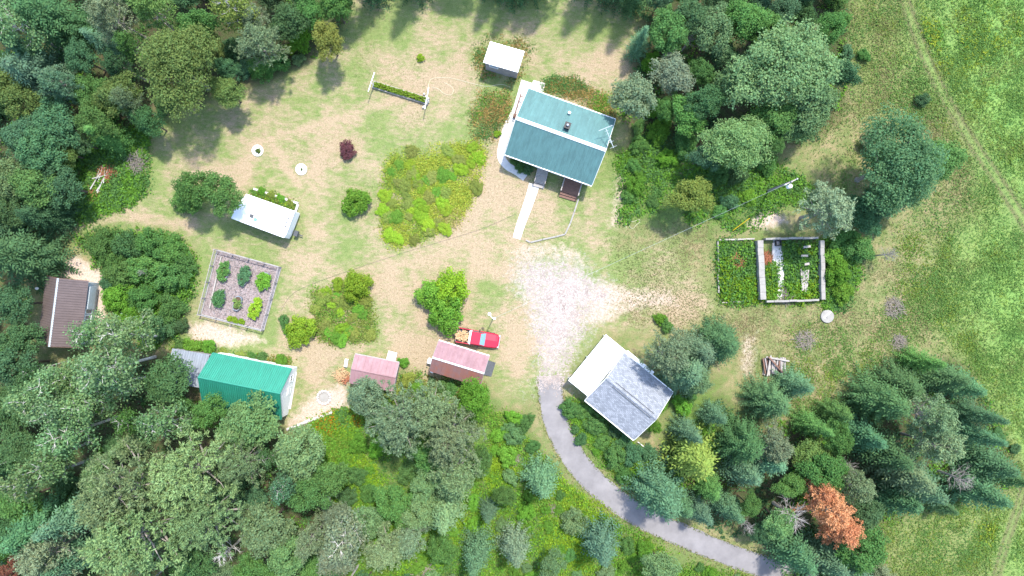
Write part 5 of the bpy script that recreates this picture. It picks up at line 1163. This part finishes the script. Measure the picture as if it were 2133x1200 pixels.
# ------------------------------------------------------------------ ground cover that nobody could count
def cover(name, label, polys, clumps, tints, size, hgt, seed, per=9, spread=.35, avoid=None, warm=.06, cat='undergrowth', upn=.9, asp=.7, jit=14):
    rs = np.random.RandomState(seed); allP = []; allT = []; tot = sum(a for _, a in polys)
    for poly, a in polys:
        n = int(clumps*a/tot); c = rand_in(poly, n, rs)
        if jit: c = c+rs.normal(size=c.shape)*jit*.3+(np.stack([fbm(c[:, 0], c[:, 1], 90, seed+50), fbm(c[:, 0], c[:, 1], 90, seed+60)], -1)-.5)*2*jit
        keep = np.ones(len(c), bool)
        for av in (avoid or []): keep &= ~inside(av, c[:, 0], c[:, 1])
        for tk in (TRACK, TRACK2): keep &= sdist(tk, c[:, 0], c[:, 1], False) > 16
        dn = fbm(c[:, 0], c[:, 1], 45, seed+3); keep &= rs.rand(len(c)) < np.clip((dn-.25)*2.6, .12, 1); c = c[keep]
        tn = fbm(c[:, 0], c[:, 1], 80, seed+9, 2); ti = np.clip(((tn-.25)/.5*len(tints)).astype(int)+rs.randint(-1, 2, len(c)), 0, len(tints)-1)
        T = np.array([TINT.get(t, t) if isinstance(t, str) else t for t in tints])[ti]*rs.uniform(.75, 1.2, (len(c), 1))
        cs = rs.uniform(.5, 1.3, len(c)); off = rs.normal(size=(len(c), per, 2))*spread*cs[:, None, None]
        X = (c[:, 0]-1066.5)[:, None]*PX+off[..., 0]; Y = -(c[:, 1]-600)[:, None]*PX+off[..., 1]
        Z = np.maximum(hgt*cs[:, None]*np.exp(-(off**2).sum(-1)/(2*spread**2))*rs.uniform(.4, 1.1, (len(c), per)), .04)
        allP.append(np.stack([X, Y, Z], -1).reshape(-1, 3)); allT.append(np.repeat(T, per, 0))
    P = np.vstack(allP); T = np.vstack(allT); N = rs.normal(size=P.shape)*.6+np.array([0, 0, upn]); s = size*rs.uniform(.6, 1.3, len(P))
    o = bpy.data.objects.new(name, card_mesh(name, cards(P, N, s, s*asp, rs), M['cover'], rs, .8, 1.2, T, warm)); link(o); tag(o, label, cat, kind='stuff'); return o
DRIVE = [(1118,780),(1175,780),(1180,860),(1210,940),(1300,1020),(1420,1090),(1640,1165),(1900,1250),(1900,1300),(1600,1215),(1420,1150),(1330,1105),(1240,1045),(1165,950),(1128,860)]
UND = [(180,300),(310,265),(315,400),(250,430),(150,470),(140,360)]
cover('undergrowth', 'leafy undergrowth around the two brush piles', [(UND, 1)], 3600, ['mid','fresh','fresh','mid'], .28, .5, 1)
cover('undergrowth', 'leafy undergrowth on the floor of the dense woods', [(NWW, 1), (SWW, 1.2), (NEW, .8), (SEW, .8)], 12000, ['deep','dark','mid','fresh'], .32, .5, 2)
cover('undergrowth', 'bright ferns and brambles in the scrub inside the driveway bend', [(SMID, 1.0), ([(640,880),(720,860),(760,960),(790,1040),(700,1040),(660,960)], .35), ([(1190,840),(1240,860),(1330,940),(1400,1000),(1400,1060),(1300,1000),(1200,900)], .2)], 34000, ['mid','fresh',(.19,.35,.03),'fresh',(.21,.31,.05),'fresh'], .24, .5, 3, avoid=[DRIVE, [(1100,780),(1130,870),(1140,960),(1090,900)]])
cover('lime_ferns', 'bright lime ferns in sunny gaps of the scrub', [([(690,965),(740,950),(790,975),(785,1030),(740,1045),(690,1040)], 1), ([(1140,1080),(1220,1100),(1240,1200),(1130,1200)], 1.2), ([(900,1090),(960,1070),(970,1110),(920,1180),(880,1190)], .8), ([(1010,940),(1060,900),(1060,1010),(1020,1020)], .5), ([(1160,1000),(1250,1060),(1280,1110),(1180,1070)], .7)], 7000, ['fresh',(.22,.38,.025),(.24,.36,.03),'lime'], .22, .4, 14, jit=20)
cover('goldenrod', 'yellow flowering weeds beside the field track', [([(1920,50),(1960,60),(1985,150),(1960,180),(1925,110)], 1), ([(2030,1090),(2070,1080),(2080,1120),(2040,1130)], .4), ([(1990,0),(2133,0),(2133,90),(2000,160)], .9)], 800, [(.14,.28,.05),(.32,.38,.04),(.22,.31,.04),(.14,.27,.05)], .22, .35, 15, cat='weeds', jit=16)
cover('flower_slope', 'orange and yellow daylilies on the slope below fire ring', [([(640,890),(690,862),(740,850),(760,880),(700,905)], 1)], 700, ['fresh',(.30,.26,.02),'lime',(.45,.20,.02)], .2, .5, 4, cat='flowers')
cover('island_weeds', 'yellow green weeds filling the island bed', [(ISL, 1)], 6500, [(.24,.36,.06),(.36,.43,.06),(.43,.46,.07),(.31,.41,.06),(.44,.39,.15)], .18, .25, 5, cat='weeds')
cover('flower_bed', 'yellow and green perennials between the two lime shrubs', [(FB, 1)], 1800, ['yellow','fresh',(.34,.33,.06)], .2, .4, 6, cat='flowers')
cover('house_weeds', 'rusty brown and green weeds around the house and white-roofed shed', [([(1130,170),(1200,172),(1275,200),(1280,245),(1200,215),(1130,190)], 1), ([(1005,190),(1060,180),(1065,230),(1045,262),(1020,290),(985,295),(975,260)], 1), ([(985,100),(1015,80),(1100,95),(1110,130),(1090,155),(1075,170),(1000,160)], .8)], 2600, ['mid',(.30,.23,.07),'olive',(.40,.27,.10),'fresh'], .18, .25, 7, cat='weeds')
cover('shed_weeds', 'weeds growing along the green shed and workshop walls', [([(430,725),(605,755),(605,770),(430,738)], 1), ([(360,715),(440,715),(440,735),(360,728)], .8), ([(800,790),(880,780),(1000,800),(1010,860),(880,840),(800,850)], 1.5)], 1200, ['mid','yellow','fresh',(.25,.22,.05)], .24, .5, 8, cat='weeds')
cover('ruin_weeds', 'lush yellow green weeds filling the timber frame of the ruin', [([(1498,503),(1568,503),(1570,625),(1500,627)], 1.1), ([(1630,504),(1698,502),(1700,622),(1645,620),(1636,560)], .9), ([(1590,555),(1610,555),(1612,620),(1590,622)], .3)], 3000, ['mid','fresh',(.18,.29,.02),'fresh'], .27, .75, 9, cat='weeds')
cover('ruin_weeds', 'green brambles spreading outside the ruin wall', [([(1714,500),(1760,520),(1790,560),(1760,640),(1716,640)], 1), ([(1440,330),(1600,330),(1690,380),(1690,430),(1640,425),(1560,480),(1450,470),(1380,380)], 2), ([(1280,330),(1350,280),(1420,330),(1380,440),(1300,470)], 1.1)], 5200, ['mid','fresh','fresh','mid'], .27, .4, 10, cat='weeds')
cover('thicket_growth', 'tangled green growth in the thicket by the garden', [([(150,490),(330,482),(405,530),(405,620),(370,710),(290,720),(225,640),(215,560)], 1)], 2600, ['mid','mid','fresh'], .28, .9, 11)
cover('meadow_plants', 'clumps of yellow green weeds in the meadow', [([(1900,500),(1990,480),(2030,640),(2070,820),(2000,740),(1900,640)], 1.3), ([(1905,0),(2133,-40),(2160,330),(2060,330),(1980,220)], 1.6), ([(1990,250),(2160,330),(2200,900),(2100,900),(2040,640),(2060,440)], 1.5), ([(1830,1080),(2140,1020),(2140,1230),(1840,1230)], 1.4), ([(1770,-20),(1900,-20),(1990,240),(1800,240)], .5), ([(1640,690),(1900,640),(1900,720),(1760,820),(1640,900)], .8)], 11000, [(.135,.25,.06),(.14,.265,.06),(.17,.28,.055),(.22,.295,.05),(.135,.26,.065)], .19, .2, 12, cat='weeds', jit=50)
cover('bed_plants', 'leafy flowers filling the bed beside the camper', [([(530,398),(616,427),(610,440),(525,408)], 1)], 260, ['fresh','yellow','mid','lime'], .2, .4, 13, cat='flowers', jit=0)
# tufts of grass over lawn and meadow
def tufts(name, label, polys, n, cols, seed, avoid=[], h=(.05, .16), size=(.14, .34)):
    rs = np.random.RandomState(seed); tot = sum(a for _, a in polys); Q = np.vstack([rand_in(p, int(n*a/tot), rs) for p, a in polys])
    Q = Q+rs.normal(size=Q.shape)*14+(np.stack([fbm(Q[:, 0], Q[:, 1], 90, seed+50), fbm(Q[:, 0], Q[:, 1], 90, seed+60)], -1)-.5)*90
    for av in avoid: Q = Q[~inside(av, Q[:, 0], Q[:, 1])]
    for tk in (TRACK, TRACK2): Q = Q[(sdist(tk, Q[:, 0], Q[:, 1], False) > 12+rs.normal(size=len(Q))*4) | (rs.rand(len(Q)) < .4)]
    P = np.stack([(Q[:, 0]-1066.5)*PX, -(Q[:, 1]-600)*PX, rs.uniform(*h, len(Q))], -1); s = rs.uniform(*size, len(Q))
    dn = fbm(Q[:, 0], Q[:, 1], 50, seed, 3); ci = np.clip(((dn-.3)/.4*len(cols)).astype(int)+rs.randint(-1, 2, len(Q)), 0, len(cols)-1)
    V = cards(P, rs.normal(size=P.shape)*.7+np.array([0, 0, .8]), s, s*.3, rs)
    o = bpy.data.objects.new(name, card_mesh(name, V, M['cover'], rs, .9, 1.1, np.array(cols)[ci], .03)); link(o); tag(o, label, 'grass', kind='stuff')
AV = [GRAVEL, DRIVE, gc, [(1070,160),(1140,170),(1285,245),(1245,395),(1050,350)]]
tufts('lawn_grass', 'short half dry grass of the mown lawn', [(LAWN, 1)], 42000, [(.16,.21,.065),(.19,.22,.08),(.24,.225,.11),(.31,.25,.15)], 21, AV, (.01, .03), (.1, .2))
CLR = [(1290,480),(1480,480),(1490,640),(1720,640),(1720,520),(1900,520),(1960,640),(1900,760),(1760,830),(1640,880),(1560,880),(1540,780),(1450,690),(1330,690)]
tufts('meadow_grass', 'longer rough grass of the clearing and hay field', [(MEADOW[2:] and [(1770,-60),(2220,-60),(2220,1260),(1840,1260),(1830,1090),(2125,1010),(2060,870),(2000,760),(1900,640),(1960,480),(2030,430),(1985,260),(1790,240)], 2.2), ([(1690,260),(1800,220),(1990,220),(2050,440),(1980,520),(1750,480)], .3)], 62000, [(.135,.255,.065),(.15,.265,.066),(.17,.27,.07),(.205,.26,.08)], 22, [DRIVE], (.05, .22), (.16, .42))

tufts('clearing_grass', 'half dry rough grass around the ruin and along the track', [(CLR, 1), ([(1770,-40),(1880,-40),(1990,240),(2050,420),(1960,420),(1900,240),(1700,260)], .7)], 48000, [(.15,.19,.065),(.19,.205,.08),(.23,.215,.10),(.28,.235,.125)], 23, [DRIVE, GRAVEL], (.02, .08), (.12, .28))
# ragged verge along the driveway
vr = catmull([(G(*p).x, G(*p).y, 0) for p in [(1146,788),(1148,830),(1158,880),(1184,935),(1226,992),(1284,1042),(1350,1083),(1425,1117),(1505,1150),(1600,1184),(1720,1222)]], 8)
rs = np.random.RandomState(88); PP = []
for i in range(len(vr)-1):
    d = (vr[i+1]-vr[i]); nn = Vector((-d.y, d.x, 0)).normalized()
    for sg in (-1, 1):
        for _ in range(int(d.length*26)): PP.append(vr[i]+d*rs.rand()+nn*sg*(1.46-.18*i/len(vr)+abs(rs.normal())*.35-.12)+Vector((0, 0, .05+rs.rand()*.08)))
PP = np.array([tuple(p) for p in PP]); sz = rs.uniform(.12, .32, len(PP))
o = bpy.data.objects.new('verge_grass', card_mesh('verge_grass', cards(PP, rs.normal(size=PP.shape)*.7+np.array([0, 0, .8]), sz, sz*.35, rs), M['cover'], rs, .7, 1.25, np.array([(.17,.23,.06), (.24,.22,.10)])[rs.randint(0, 2, len(PP))], .06)); link(o); tag(o, 'ragged grass verge along the driveway edges', 'grass', kind='stuff')
relabel()
